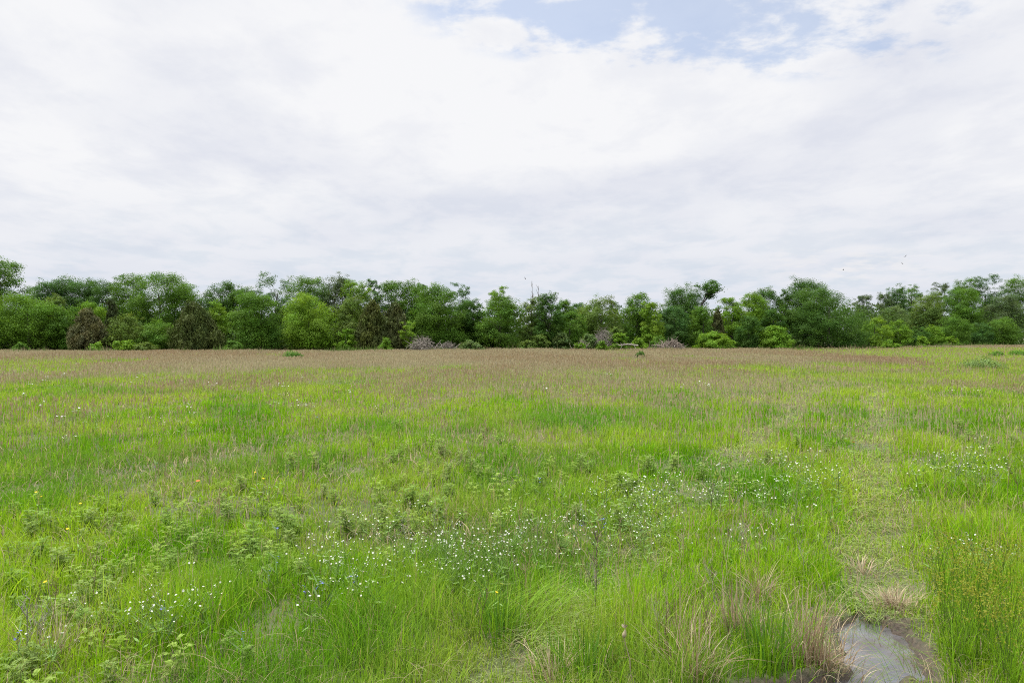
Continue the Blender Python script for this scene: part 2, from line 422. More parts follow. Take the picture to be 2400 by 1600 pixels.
for k in range(5):
    ob = weed_mesh(300 + k, .24 + .025 * k, .19 + .012 * k, WCOLS[k]).build('feathery_weed', M_WEED)
    tag(ob, 'grey green feathery weed with divided leaves rising among the meadow grass', 'weed', 'feathery weeds in the grass'); protos.append(ob)
r = np.random.default_rng(5); first_use = [True] * 5
wz = [(230, 1230, 240, 55, 52), (130, 1360, 130, 70, 26), (330, 1400, 200, 70, 22), (560, 1240, 180, 45, 34), (900, 1130, 240, 45, 50), (1050, 1040, 140, 28, 30), (1520, 1070, 150, 32, 34), (1330, 1110, 130, 30, 18),
      (2180, 985, 130, 22, 14), (1750, 1010, 160, 30, 12), (40, 1500, 60, 50, 8)]
for cx, cy, rx, ry, cnt in wz:
    for q_ in range(cnt):
        px, py = r.normal(cx, rx), r.normal(cy, ry)
        x, y = spot(px, max(py, 930), .15)
        if abs(x) > .7 * y + .2 or y < 3.4 or track_mask(np.array([x]), np.array([y]))[0] > .4: continue
        k = r.integers(0, 5); loc = (x, y, float(ground_h(x, y))); s = r.uniform(.45, .85) * (.75 + .25 * float(sstep(4, 6.5, y)))
        if first_use[k]:
            first_use[k] = False; o = protos[k]; o.location = loc; o.rotation_euler.z = r.uniform(0, 6); o.scale = (s, s, s)
        else: dup(protos[k], loc, r.uniform(0, 6), s)

# ------------------------------------------------------------------ wildflowers
def blossom(G, c, rad, petals, col, heart, r, tilt=.55):
    n = np.array([r.normal(0, tilt), r.normal(0, tilt) - .15, 1.0]); n /= np.linalg.norm(n)
    a = np.cross(n, [0.3, 1, 0.1]); a /= np.linalg.norm(a); b = np.cross(n, a)
    th = np.arange(petals) * 2 * PI / petals + r.uniform(0, 1)
    td = a[None] * np.cos(th)[:, None] + b[None] * np.sin(th)[:, None] + n[None] * .25
    v, q = rhombi(c + td * rad * .55, np.repeat(n[None], petals, 0) + td * -.2, td, np.full(petals, rad), np.full(petals, rad * 2.6 * 2 / petals), .1)
    G.add(v, q, col=col)
    ring = np.concatenate([[c + n * rad * .22], c + n * rad * .08 + (a[None] * np.cos(th)[:, None] + b[None] * np.sin(th)[:, None]) * rad * .3])
    k = np.arange(petals)
    G.add(ring, None, np.stack([np.zeros(petals, int), k + 1, (k + 1) % petals + 1], 1), col=heart)
def flower_plant(seed, name, h, nb, rad, petals, col, heart, spread=.05, stemcol=(.13, .22, .05)):
    r = np.random.default_rng(seed); S = Geo()
    fork = np.array([r.normal(0, .01), r.normal(0, .01), h * .62])
    S.tube(np.array([[0, 0, -.01], fork * .5 + r.normal(0, .004, 3), fork]), [.0022, .002, .0017], 3, stemcol)
    ends = []
    for k in range(nb):
        e = np.array([r.normal(0, spread), r.normal(0, spread), h * r.uniform(.88, 1.06)]); ends.append(e)
        S.tube(np.array([fork, fork * .45 + e * .55 + [0, 0, -.01], e]), [.0015, .0012, .001], 3, stemcol)
    for k in range(5):
        t = r.uniform(.1, .6); b = r.uniform(0, 2 * PI); td = np.array([[math.cos(b), math.sin(b), .8]])
        v, q = rhombi(fork[None] * t / .62 * .9 + td * .03, np.array([[0, 0, 1.]]) + r.normal(0, .3, (1, 3)), td, [.07], [.012]); S.add(v, q, col=stemcol)
    root = S.build(name, M_STEM)
    for e in ends:
        B = Geo(); blossom(B, np.zeros(3), rad * r.uniform(.85, 1.15), petals, col, heart, r); bo = B.build('blossom', M_PETAL, root); bo.location = e
    return root
def scatter_plants(protos, pts, r):
    first = [True] * len(protos)
    for j, (x, y) in enumerate(pts):
        k = j % len(protos) if j < len(protos) else r.integers(0, len(protos)); loc = (x, y, float(ground_h(x, y))); s = r.uniform(.85, 1.15) * (1 + .22 * float(sstep(5, 9, y)))
        if first[k]: first[k] = False; o = protos[k]; o.location = loc; o.rotation_euler.z = r.uniform(0, 6); o.scale = (s, s, s)
        else: dup(protos[k], loc, r.uniform(0, 6), s)
WH = (.66, .67, .63); YH = (.55, .45, .12)
r = np.random.default_rng(8)
protos = [flower_plant(500 + k, 'white_wildflower', .22 + .014 * k, 5 + k % 5, (.0056 + .0008 * (k % 3)), 8, WH, YH, .075) for k in range(6)]
for o in protos: tag(o, 'small white daisy like wildflower on a thin stem in the meadow', 'wildflower', 'white wildflowers in the meadow')
wf_ = [(1040, 1225, 120, 32, 46), (1110, 1255, 70, 20, 14), (880, 1250, 100, 32, 20), (770, 1285, 75, 32, 12), (1330, 1170, 120, 30, 30), (1510, 1145, 75, 26, 40), (1820, 1095, 110, 26, 42), (2190, 1062, 110, 22, 36),
       (1958, 985, 22, 6, 8), (420, 1360, 55, 22, 10), (240, 1400, 120, 60, 7), (330, 1320, 90, 30, 6), (2250, 1250, 40, 12, 6), (1720, 1200, 180, 40, 10), (250, 970, 150, 22, 8), (780, 955, 120, 20, 8), (1020, 1560, 10, 5, 2)]
pts = []
for cx, cy, rx, ry, cnt in wf_:
    for q_ in range(cnt):
        px, py = r.normal(cx, rx), r.normal(cy, ry); x, y = spot(px, min(max(py, 900), 1560), .25)
        if abs(x) < .675 * y and y > 3.0 and abs(track_q(x, y)) > .3: pts.append((x, y))
pts = sorted(pts, key=lambda p: p[1])[:295]
scatter_plants(protos, pts, r)
# far off umbels (broad white heads beyond 14 m)
protos = [flower_plant(530 + k, 'white_umbel', .40 + .04 * k, 4, .014, 8, WH, (.7, .7, .6), .05) for k in range(2)]
for o in protos: tag(o, 'broad white flower head standing above the mid field grass', 'wildflower', 'white flower heads farther out in the field')
pts = [spot(*p, .4) for p in [(95, 878), (110, 872), (72, 882), (140, 870), (320, 866), (330, 868), (480, 890), (490, 888), (640, 888), (655, 891), (802, 902), (806, 905), (690, 928), (678, 925), (150, 965), (165, 962), (300, 875),
                                 (440, 950), (450, 945), (695, 866), (1395, 862), (1405, 866), (1560, 893), (1600, 893), (1630, 896), (1680, 850), (2190, 897), (2210, 899), (2250, 900), (1260, 905), (50, 930), (85, 940)]]
scatter_plants(protos, pts, r)
protos = [flower_plant(540, 'yellow_wildflower', .25, 1, .011, 7, (.75, .52, .01), (.6, .40, .01), .03)]
tag(protos[0], 'yellow wildflower standing in the green grass', 'wildflower', 'yellow wildflowers in the meadow')
scatter_plants(protos, [spot(*p, .25) for p in [(1140, 1335), (1146, 1338), (150, 1147), (98, 1150), (188, 1162), (160, 1218), (110, 1335), (590, 1103), (606, 1120), (88, 1146), (205, 1145), (180, 1222), (640, 1098), (620, 1110), (1430, 960)]], r)
def blue_plant(seed):
    r = np.random.default_rng(seed); S = Geo(); h = .24; S.tube(np.array([[0, 0, 0], [.01, 0, h * .5], [0, .01, h]]), [.002, .002, .001], 3, (.12, .2, .06))
    for k in range(4):
        b = r.uniform(0, 2 * PI); td = np.array([[math.cos(b), math.sin(b), 1.3]]); v, q = rhombi(np.array([[0, 0, .08 + .04 * k]]) + td * .04, td[:, [1, 2, 0]], td, [.1], [.01]); S.add(v, q, col=(.12, .2, .06))
    root = S.build('blue_wildflower', M_STEM); B = Geo()
    for k in range(4): blossom(B, np.array([r.normal(0, .014), r.normal(0, .014), h - .05 * r.random() + .01]), .007, 6, (.17, .20, .55), (.4, .4, .5), r, .6)
    B.build('blossom', M_PETAL, root); return root
protos = [blue_plant(1), blue_plant(2)]
for o in protos: tag(o, 'violet blue wildflower cluster low in the grass', 'wildflower', 'blue wildflowers in the meadow')
scatter_plants(protos, [spot(*p, .24) for p in [(697, 1332), (740, 1338), (735, 1325), (800, 1300), (820, 1305), (640, 1275), (620, 1295), (45, 1450), (560, 1437), (375, 1405), (1380, 1192), (1332, 1200), (1390, 1188), (1505, 1125), (640, 1205), (360, 1075), (1240, 1098), (730, 960)]], r)
protos = [flower_plant(560, 'orange_wildflower', .25, 1, .018, 7, (.65, .18, .05), (.3, .1, .02), .01)]
tag(protos[0], 'single orange red wildflower far over in the grass', 'wildflower', 'orange wildflowers in the meadow')
scatter_plants(protos, [spot(*p, .25) for p in [(452, 1110), (1962, 1022), (915, 990)]], r)

# ------------------------------------------------------------------ dry stalks, seed heads, tussocks, sedges
def stalk(seed, h, col, branches, name, thick=.0026):
    r = np.random.default_rng(seed); G = Geo(); lean = r.normal(0, .12, 2)
    t = np.linspace(0, 1, 6)[:, None]; p = np.concatenate([lean[None] * h * t ** 1.4, h * t], 1) + r.normal(0, .006, (6, 3)) * t
    G.tube(p, np.linspace(thick, thick * .5, 6), 4, col)
    for k in range(branches):
        f = r.uniform(.4, .97); b0 = np.array([np.interp(f, t[:, 0], p[:, j]) for j in range(3)]); a = r.uniform(0, 2 * PI); ll = h * r.uniform(.12, .32) * (1.2 - f * .6)
        b1 = b0 + np.array([math.cos(a) * .5, math.sin(a) * .5, .9]) * ll
        G.tube(np.array([b0, (b0 + b1) / 2 + r.normal(0, .006, 3), b1]), [thick * .55, thick * .45, thick * .3], 3, col)
        for z in range(3):
            q0 = b0 + (b1 - b0) * r.uniform(.4, 1); a2 = r.uniform(0, 2 * PI); q1 = q0 + np.array([math.cos(a2), math.sin(a2), 1.0]) * ll * .25; G.tube(np.array([q0, q1]), [thick * .35, thick * .25], 3, col)
    return G.build(name, M_STEM)
BR = (.13, .085, .055); DK = (.065, .05, .04); ST = (.40, .33, .21); GY = (.26, .235, .20)
r = np.random.default_rng(14)
def one(ob, x, y, label, cat='dry stalk', group=None, rz=0):
    ob.location = (x, y, float(ground_h(x, y))); ob.rotation_euler.z = rz; return tag(ob, label, cat, group)
x, y = spot(1367, 1440, 0); one(stalk(1, .58, DK, 14, 'dead_weed'), x, y, 'dark bare branching dead weed standing tallest in the centre foreground grass', 'dead weed')
x, y = spot(1632, 1215, 0); one(stalk(2, .42, DK, 8, 'dead_weed'), x, y, 'dark dead weed stalk left of the wheel track behind the white flowers', 'dead weed')
x, y = spot(58, 1545, 0); one(stalk(3, .46, GY, 7, 'dead_weed', .004), x, y, 'pale grey forked dead weed in the corner foreground beside a blue flower', 'dead weed')
x, y = spot(2340, 1180, 0); one(stalk(4, .46, BR, 9, 'dead_weed'), x, y, 'brown dead weed stalk beside the wheel track at the right edge', 'dead weed')
protos = [stalk(20 + k, .28 + .04 * k, (ST, BR, GY, (.3, .2, .13), ST)[k], (4, 6, 8, 5, 0)[k], 'dry_stalk', .0020) for k in range(5)]
for o in protos: tag(o, 'thin dry brown stalk sticking up out of the green grass', 'dry stalk', 'dry stalks among the grass')
pts = []
for cx, cy, rx, ry, cnt in [(1560, 1400, 110, 80, 34), (1720, 1300, 120, 60, 20), (900, 1160, 400, 60, 26), (300, 1180, 200, 60, 18), (450, 1000, 300, 45, 36), (1550, 930, 350, 35, 30), (1250, 1330, 120, 60, 10), (90, 1440, 60, 60, 10), (2200, 1120, 90, 70, 10), (1000, 1060, 250, 40, 18)]:
    for q_ in range(cnt):
        x, y = spot(r.normal(cx, rx), min(max(r.normal(cy, ry), 880), 1560), .05)
        if abs(x) < .68 * y and abs(track_q(x, y)) > .38: pts.append((x, y))
scatter_plants(protos, pts, r)
def seed_head(seed, h, tip):
    r = np.random.default_rng(seed); root = stalk(seed, h, (.30, .24, .16), 0, 'dried_seed_head', .0035)
    top = np.mean(np.array([v.co for v in root.data.vertices])[-4:], 0); G = Geo()
    t = np.linspace(0, 1, 7); G.tube(np.stack([top[0] + t * .01, np.full(7, top[1]), top[2] - .01 + t * .042], 1), np.array([.003, .008, .011, .010, .008, .005, .002]), 8, (.30, .255, .16))
    b = np.linspace(0, 2 * PI, 9)[:-1]
    td = np.stack([np.cos(b), np.sin(b), np.full(8, 1.4)], 1); v, q = rhombi(np.array(top) + [.006, 0, .035] + td * .009, td[:, [1, 2, 0]], td, np.full(8, .022), np.full(8, .009)); G.add(v, q, col=(.34, .29, .20))
    G.build('seed_pod', M_STEM, root); return root
x, y = spot(1455, 1570, .05); one(seed_head(41, .28, 0), x, y, 'pale papery seed pod on a dry stalk in the foreground beside straw stems', 'seed head')
def tussock(seed, n, h, spread, cols, mat, name, droop=.45, w=.0045, g=None):
    r = np.random.default_rng(seed); a = r.uniform(0, 2 * PI, n); rad = np.abs(r.normal(0, spread, n))
    pos = np.stack([np.cos(a) * rad, np.sin(a) * rad, np.zeros(n)], 1); ang = a + r.normal(0, .5, n)
    ci = r.integers(0, len(cols), n); c = np.array(cols)[ci] * r.uniform(.75, 1.2, n)[:, None]
    v, q, t, cc = blades(pos, h * r.uniform(.5, 1.15, n), w * r.uniform(.6, 1.4, n), ang + PI / 2 + r.normal(0, .6, n), np.stack([np.cos(ang), np.sin(ang)], 1), np.abs(r.normal(droop, .3, n)), c, 4)
    return mesh_obj(name, v, [q, t], mat, col=cc)
STR = [(.42, .34, .22), (.34, .25, .16), (.27, .19, .12), (.48, .41, .28)]
for sd, px, py, n, h, sp, dr_, lab in [
    (61, 1852, 1515, 150, .42, .08, .28, 'tall pale straw tussock on the near bank left of the puddle'),
    (62, 1890, 1520, 220, .20, .11, 1.0, 'low brown drooping dead tussock overhanging the puddle edge'),
    (63, 2060, 1385, 280, .17, .11, 1.0, 'matted reddish brown dead grass clump just behind the puddle'),
    (64, 1690, 1455, 150, .36, .10, .45, 'curled straw tussock in the foreground left of the tall straw one'),
    (65, 1560, 1500, 110, .38, .10, .35, 'loose straw tussock of forked stems near the pale seed pod'),
    (66, 1590, 1560, 120, .34, .10, .7, 'straw tussock at the bottom edge in front of the forked stems'),
    (67, 1270, 1560, 90, .26, .09, .7, 'small dead straw tuft at the bottom edge left of the seed pod'),
    (68, 130, 1500, 120, .34, .14, .6, 'brownish straw tuft around the pale forked dead weed'),
    (69, 1740, 1370, 90, .30, .10, .6, 'thin straw tuft between the wheel track and the dark dead weed'),
    (70, 1980, 1300, 120, .18, .14, 1.0, 'flattened brown tuft in the wheel track beyond the puddle')]:
    x, y = spot(px, py, 0); one(tussock(sd, n, h, sp, STR, M_DRY, 'straw_tussock', dr_), x, y, lab, 'grass tussock', 'dead straw tussocks')
GR = [(.11, .235, .02), (.16, .29, .02), (.09, .20, .03)]
for sd, px, py, n, h, sp, dr_, lab in [
    (81, 1760, 1530, 230, .38, .13, .42, 'dense bright green tussock on the bank left of the tall pale straw'),
    (82, 1350, 1560, 230, .30, .16, .42, 'upright bright green grass tussock at the bottom edge below the bent sheaf'),
    (83, 2010, 1415, 45, .16, .05, .5, 'small green tuft growing at the back of the puddle'),
    (84, 1150, 1440, 230, .33, .16, .42, 'tall green tussock under the pair of yellow flowers')]:
    x, y = spot(px, py, 0); one(tussock(sd, n, h, sp, GR, M_GRASS, 'green_tussock', dr_, .006), x, y, lab, 'grass tussock', 'green tussocks in the foreground')
def sheaf(seed, n, col, ln, sp, adir):
    r = np.random.default_rng(seed); pos = np.stack([r.normal(0, sp, n), r.normal(0, sp, n), r.uniform(.02, .10, n)], 1); ang = adir + r.normal(0, .3, n)
    c = np.array(col) * r.uniform(.8, 1.2, n)[:, None]
    v, q, t, cc = blades(pos, ln * r.uniform(.6, 1.1, n), r.uniform(.003, .0055, n), ang + PI / 2, np.stack([np.cos(ang), np.sin(ang)], 1), r.uniform(.9, 1.5, n), c, 4)
    return mesh_obj('bent_grass_sheaf', v, [q, t], M_GRASS, col=cc)
x, y = spot(1215, 1430, 0); one(sheaf(1, 75, (.19, .33, .03), .38, .16, .55), x, y, 'sheaf of long pale green blades bent over together in the left wheel rut', 'grass sheaf')
x, y = spot(2110, 1540, 0); one(sheaf(2, 34, (.18, .31, .04), .30, .10, PI * .8), x, y, 'green blades fallen over the puddle water from its right bank', 'grass sheaf')
x, y = spot(1980, 1545, 0); one(sheaf(3, 26, (.20, .27, .10), .26, .08, .1), x, y, 'short pale blades lying across the narrow middle of the puddle', 'grass sheaf')
def sedge(seed):
    r = np.random.default_rng(seed); n = 13; a = r.uniform(0, 2 * PI, n); pos = np.stack([r.normal(0, .025, n), r.normal(0, .025, n), np.zeros(n)], 1)
    c = np.array((.16, .30, .02)) * r.uniform(.75, 1.25, n)[:, None]
    v, q, t, cc = blades(pos, .36 * r.uniform(.6, 1.1, n), np.full(n, .005), a + PI / 2, np.stack([np.cos(a), np.sin(a)], 1), np.abs(r.normal(.4, .3, n)), c, 4)
    root = mesh_obj('sedge', v, [q, t], M_GRASS, col=cc)
    for k in range(3):
        G = Geo(); a0 = r.uniform(0, 2 * PI); top = np.array([math.cos(a0) * .09, math.sin(a0) * .09, .33 + .06 * r.random()])
        G.tube(np.array([[0, 0, 0], top * [.4, .4, .55], top]), [.0016, .0014, .001], 3, (.14, .23, .04))
        m = 14; pts = top + r.normal(0, 1, (m, 3)) * [.013, .013, .022] - [0, 0, .01]
        vv, qq = rhombi(pts, r.normal(0, 1, (m, 3)), r.normal(0, 1, (m, 3)), np.full(m, .013), np.full(m, .008)); G.add(vv, qq, col=np.array((.27, .29, .04)) * r.uniform(.8, 1.1))
        G.build('flower_spike', M_WEED, root)
    return root
protos = [sedge(90 + k) for k in range(4)]
for o in protos: tag(o, 'tall green sedge with yellowish flower spikes on the bank right of the puddle', 'sedge', 'sedges right of the puddle')
pts = []
for q_ in range(95):
    x, y = spot(r.uniform(2140, 2352), r.uniform(1290, 1568), .1)
    if track_q(x, y) > .36 and x < .68 * y: pts.append((x, y))
pts += [(px_, py_) for px_, py_ in [spot(1680, 1330, 0), spot(1700, 1350, 0)]]
scatter_plants(protos, pts[:62], r)
def mound(seed, w, d_, h, n, col, name, leaf=.10):
    r = np.random.default_rng(seed); u = r.normal(0, 1, (n, 3)); u[:, 2] = np.abs(u[:, 2]); u /= np.linalg.norm(u, axis=1, keepdims=True)
    rr = r.uniform(.4, 1.05, n) ** .6; p = u * rr[:, None] * [w / 2, d_ / 2, h] * (.8 + .4 * vnoise(u[:, 0] * 3 + 5, u[:, 1] * 3 + 5, u[:, 2] * 3, seed))[:, None]
    v, q = rhombi(p, u + r.normal(0, .6, (n, 3)), np.stack([r.normal(0, .5, n), r.normal(0, .5, n), np.ones(n)], 1), r.uniform(.7, 1.4, n) * leaf, r.uniform(.3, .5, n) * leaf)
    return mesh_obj(name, v, [q], M_WEED, col=np.repeat(np.array(col) * r.uniform(.7, 1.25, n)[:, None], 4, 0))
for sd, px, py, w_, h_, col, lab in [(1, 672, 826, 1.5, .62, (.09, .20, .03), 'dark green weed clump standing alone in the far russet grass'), (2, 2255, 845, 2.1, .60, (.19, .28, .09), 'broad grey green bush rising from the russet grass at the far right'),
                                     (3, 1470, 823, .9, .55, (.08, .15, .03), 'tiny dark weed clump in the far field below the brush piles'), (4, 2338, 816, 1.5, .5, (.13, .26, .04), 'small green clump on the bright swale at the far right'), (5, 2290, 818, 1.3, .45, (.13, .25, .04), 'darker weed clump on the bright swale left of the last one')]:
    d = gd(py * 1.0204, .05); one(mound(sd, w_, w_, h_, 900, col, 'weed_clump', .16), gx(px * 1.0204, d), d, lab, 'weed clump')

# ------------------------------------------------------------------ trees
def treeline(px):
    return float(np.interp(px, [-200, 0, 900, 1150, 1700, 2000, 2100, 2250, 2600], [78, 79, 81, 88, 91, 97, 108, 115, 120]))
CC = dict(bright=(.120, .235, .018), mid=(.084, .178, .020), dark=(.056, .130, .020), blue=(.060, .138, .030), olive=(.108, .175, .032), cedar=(.074, .104, .026), brown=(.104, .108, .044),
          yellow=(.145, .262, .022), pale=(.115, .185, .055), grey=(.088, .135, .055))
def crown_arrays(rg, w, h, z0, shape, n, leaf, col):
    """leaf clumps spread through an uneven envelope; returns verts, quads, cols, clump centres"""
    ncl = int(np.clip(n / 62, 26, 700)); sd = int(rg.integers(1, 9999))
    def envelope(t):
        if shape == 'round': R = .66 + .34 * math.sin(PI * min(1, (t + .12) / .94)) if t < .4 else math.sqrt(max(0, 1 - ((t - .38) / .64) ** 2))
        elif shape == 'cone': R = .98 * (1 - t) ** .56 + .02 if t > .12 else .78 + t
        elif shape == 'tall': R = max(0, 1 - ((t - .48) / .56) ** 2) ** .38 * (.88 + .12 * math.cos(t * 9 + sd))
        elif shape == 'shrub': R = math.sqrt(max(0, 1 - t * t * .95))
        else: R = math.sqrt(max(0, 1 - ((t - .55) / .56) ** 2))
        return max(R, .08)
    rb0 = float(np.clip(.17 * w + .03 * h, .4, 1.8)) * (1 if shape not in ('airy', 'cone') else .72)
    nbo = int(np.clip((1.35 if shape != 'tall' else 2.3) * (w / (2 * rb0)) ** 2 * (h - z0) / (1.3 * rb0), 8, 60)); bo = []
    ex, ey = rg.uniform(-.1, .1, 2)
    while len(bo) < nbo:
        t = len(bo) / nbo + rg.uniform(-.04, .04); t = min(max(t, 0), 1); R = envelope(t)
        if rg.random() > .45 + R: continue
        ph = rg.uniform(0, 2 * PI); lump = .62 + .62 * float(vnoise(np.array([math.cos(ph) * 1.6 + 7]), np.array([math.sin(ph) * 1.6 + 7]), np.array([t * 3.2]), sd)[0])
        rho = lump * rg.random() ** .33 * .80
        bo.append((math.cos(ph) * R * w * .5 * rho + ex * w * t, math.sin(ph) * R * w * .5 * rho + ey * w * t, z0 + t * (h - z0) * (.86 + .10 * lump), t, rg.uniform(.7, 1.3) * (1 - .35 * t)))
    bo = np.array(bo); top_k = np.argmax(bo[:, 2]); bo[top_k, 2] = max(bo[top_k, 2], h - .14 * w * .7)
    rb = (rb0 * bo[:, 4]).clip(.3, 2.1)
    bi = rg.choice(nbo, ncl, p=rb ** 2 / (rb ** 2).sum())
    uu = rg.normal(0, 1, (ncl, 3)); uu /= np.linalg.norm(uu, axis=1, keepdims=True); uu[:, 2] = np.where(rg.random(ncl) < .6, np.abs(uu[:, 2]), uu[:, 2])
    cp = bo[bi, :3] + uu * (rb[bi] * rg.random(ncl) ** .4)[:, None] * [1.08, 1.08, .86]
    cp[:, 2] = np.maximum(cp[:, 2], .25 + z0 * .5)
    if shape != 'airy':
        free = rg.random(ncl) < (.30 if shape != 'cone' else .5); ft = rg.random(ncl); fR = np.array([envelope(t) for t in ft]); fp = rg.uniform(0, 2 * PI, ncl)
        fl_ = (.66 + .5 * vnoise(np.cos(fp) * 1.6 + 7, np.sin(fp) * 1.6 + 7, ft * 3.2, sd)) * rg.random(ncl) ** .45
        fpos = np.stack([np.cos(fp) * fR * w * .5 * fl_ + ex * w * ft, np.sin(fp) * fR * w * .5 * fl_ + ey * w * ft, z0 + ft * (h - z0) * .95], 1)
        cp = np.where(free[:, None], fpos, cp)
    cs = np.concatenate([cp, bo[bi, 3:4]], 1)
    cs = np.array(cs); rc = (w * (.085 if shape != 'airy' else .075) * rg.uniform(.6, 1.5, ncl)).clip(.28, .85) * (1 - .3 * cs[:, 3])
    wgt = rc ** 2; m = np.maximum(6, (n * wgt / wgt.sum()).astype(int)); ix = np.repeat(np.arange(ncl), m); N_ = len(ix)
    u = rg.normal(0, 1, (N_, 3)); u /= np.linalg.norm(u, axis=1, keepdims=True); u[:, 2] = np.where((u[:, 2] < -.25) & (rg.random(N_) < .6), -u[:, 2], u[:, 2])
    rr = rg.random(N_) ** .42
    flat_ = np.array([1.1, 1.1, .82]) if shape != 'cone' else np.array([.75, .75, 1.5])
    p = cs[ix, :3] + u * (rr * rc[ix])[:, None] * flat_
    p += rg.normal(0, 1, (N_, 3)) * .06
    p[:, 2] = np.maximum(p[:, 2], .05)
    if shape == 'cone':
        nn = u * [1, 1, .2] + rg.normal(0, .5, (N_, 3)); tt = u * [.6, .6, .2] + [0, 0, 1.0] + rg.normal(0, .3, (N_, 3)); ln = leaf * rg.uniform(.9, 1.9, N_); wd = ln * .26
    else:
        nn = u * .9 + uu[ix] * .5 + [0, 0, .5] + rg.normal(0, .42, (N_, 3)); tt = u * [1, 1, 0] + rg.normal(0, .6, (N_, 3)) - [0, 0, .3]; ln = leaf * rg.uniform(.65, 1.45, N_); wd = ln * rg.uniform(.45, .75, N_)
    v, q = rhombi(p, nn, tt, ln, wd, .12)
    cj = (rg.uniform(.86, 1.15, nbo)[bi] * rg.uniform(.93, 1.07, ncl))[:, None] * np.stack([rg.uniform(.92, 1.12, nbo)[bi], np.ones(ncl), rg.uniform(.8, 1.15, nbo)[bi]], 1)
    c = np.array(col) * cj[ix] * rg.uniform(.88, 1.12, N_)[:, None]
    return v, q, np.repeat(c, 4, 0), cs
def make_tree(idx, name, cat, px, top, wpx, depth, shape, ck, label, base=0.0, dens=1.0, group='trees along the edge of the wood', leaf=.21, limbs=7, barkc=(.10, .085, .07)):
    rg = np.random.default_rng(1000 + idx)
    D = treeline(px) + depth
    w = wpx / F * D * {'tall': 1.62, 'airy': 1.3, 'cone': 1.1}.get(shape, 1.16); h = max(gz(top, D), .6); loc = (gx(px, D), D + w * .33, 0)
    root = empty(name, loc, label, cat, group)
    if shape == 'round' and base < .07: base = .065
    n = int(np.clip((980 if shape == 'tall' else 860) * w * (h - base * h) * dens, 1500, 60000))
    v, q, c, cs = crown_arrays(rg, w, h * .985, base * h, shape, n, leaf, CC[ck] if isinstance(ck, str) else ck)
    mesh_obj('crown', v, [q], M_NEEDLE if shape == 'cone' else M_LEAF, root, c)
    T = Geo(); th_ = h * (.88 if shape == 'cone' else .72); bend = rg.normal(0, .03 * h, 2)
    t = np.linspace(0, 1, 7); sp = np.stack([bend[0] * t ** 2, bend[1] * t ** 2, t * th_], 1) + rg.normal(0, .04, (7, 3)) * t[:, None]
    r0 = .018 * h + .02; T.tube(sp, r0 * (1.25 - t) ** .8, 7, barkc)
    sel = rg.permutation(len(cs))[:limbs]
    for k in sel:
        e = cs[k, :3]; f = np.clip(e[2] / th_ * rg.uniform(.45, .8), .12, .95); s0 = np.array([np.interp(f, t, sp[:, j]) for j in range(3)])
        mid = s0 * .5 + e * .5 + [0, 0, .06 * h] + rg.normal(0, .12, 3); rr = r0 * (1.2 - f) * .5
        T.tube(np.array([s0, s0 * .7 + mid * .3, mid, e]), [rr, rr * .8, rr * .55, rr * .15], 5, barkc)
    if shape == 'shrub' or h < 2.6: T.v = [a * np.array([1, 1, .96]) for a in T.v]
    T.build('trunk', M_BARK, root)
    return root
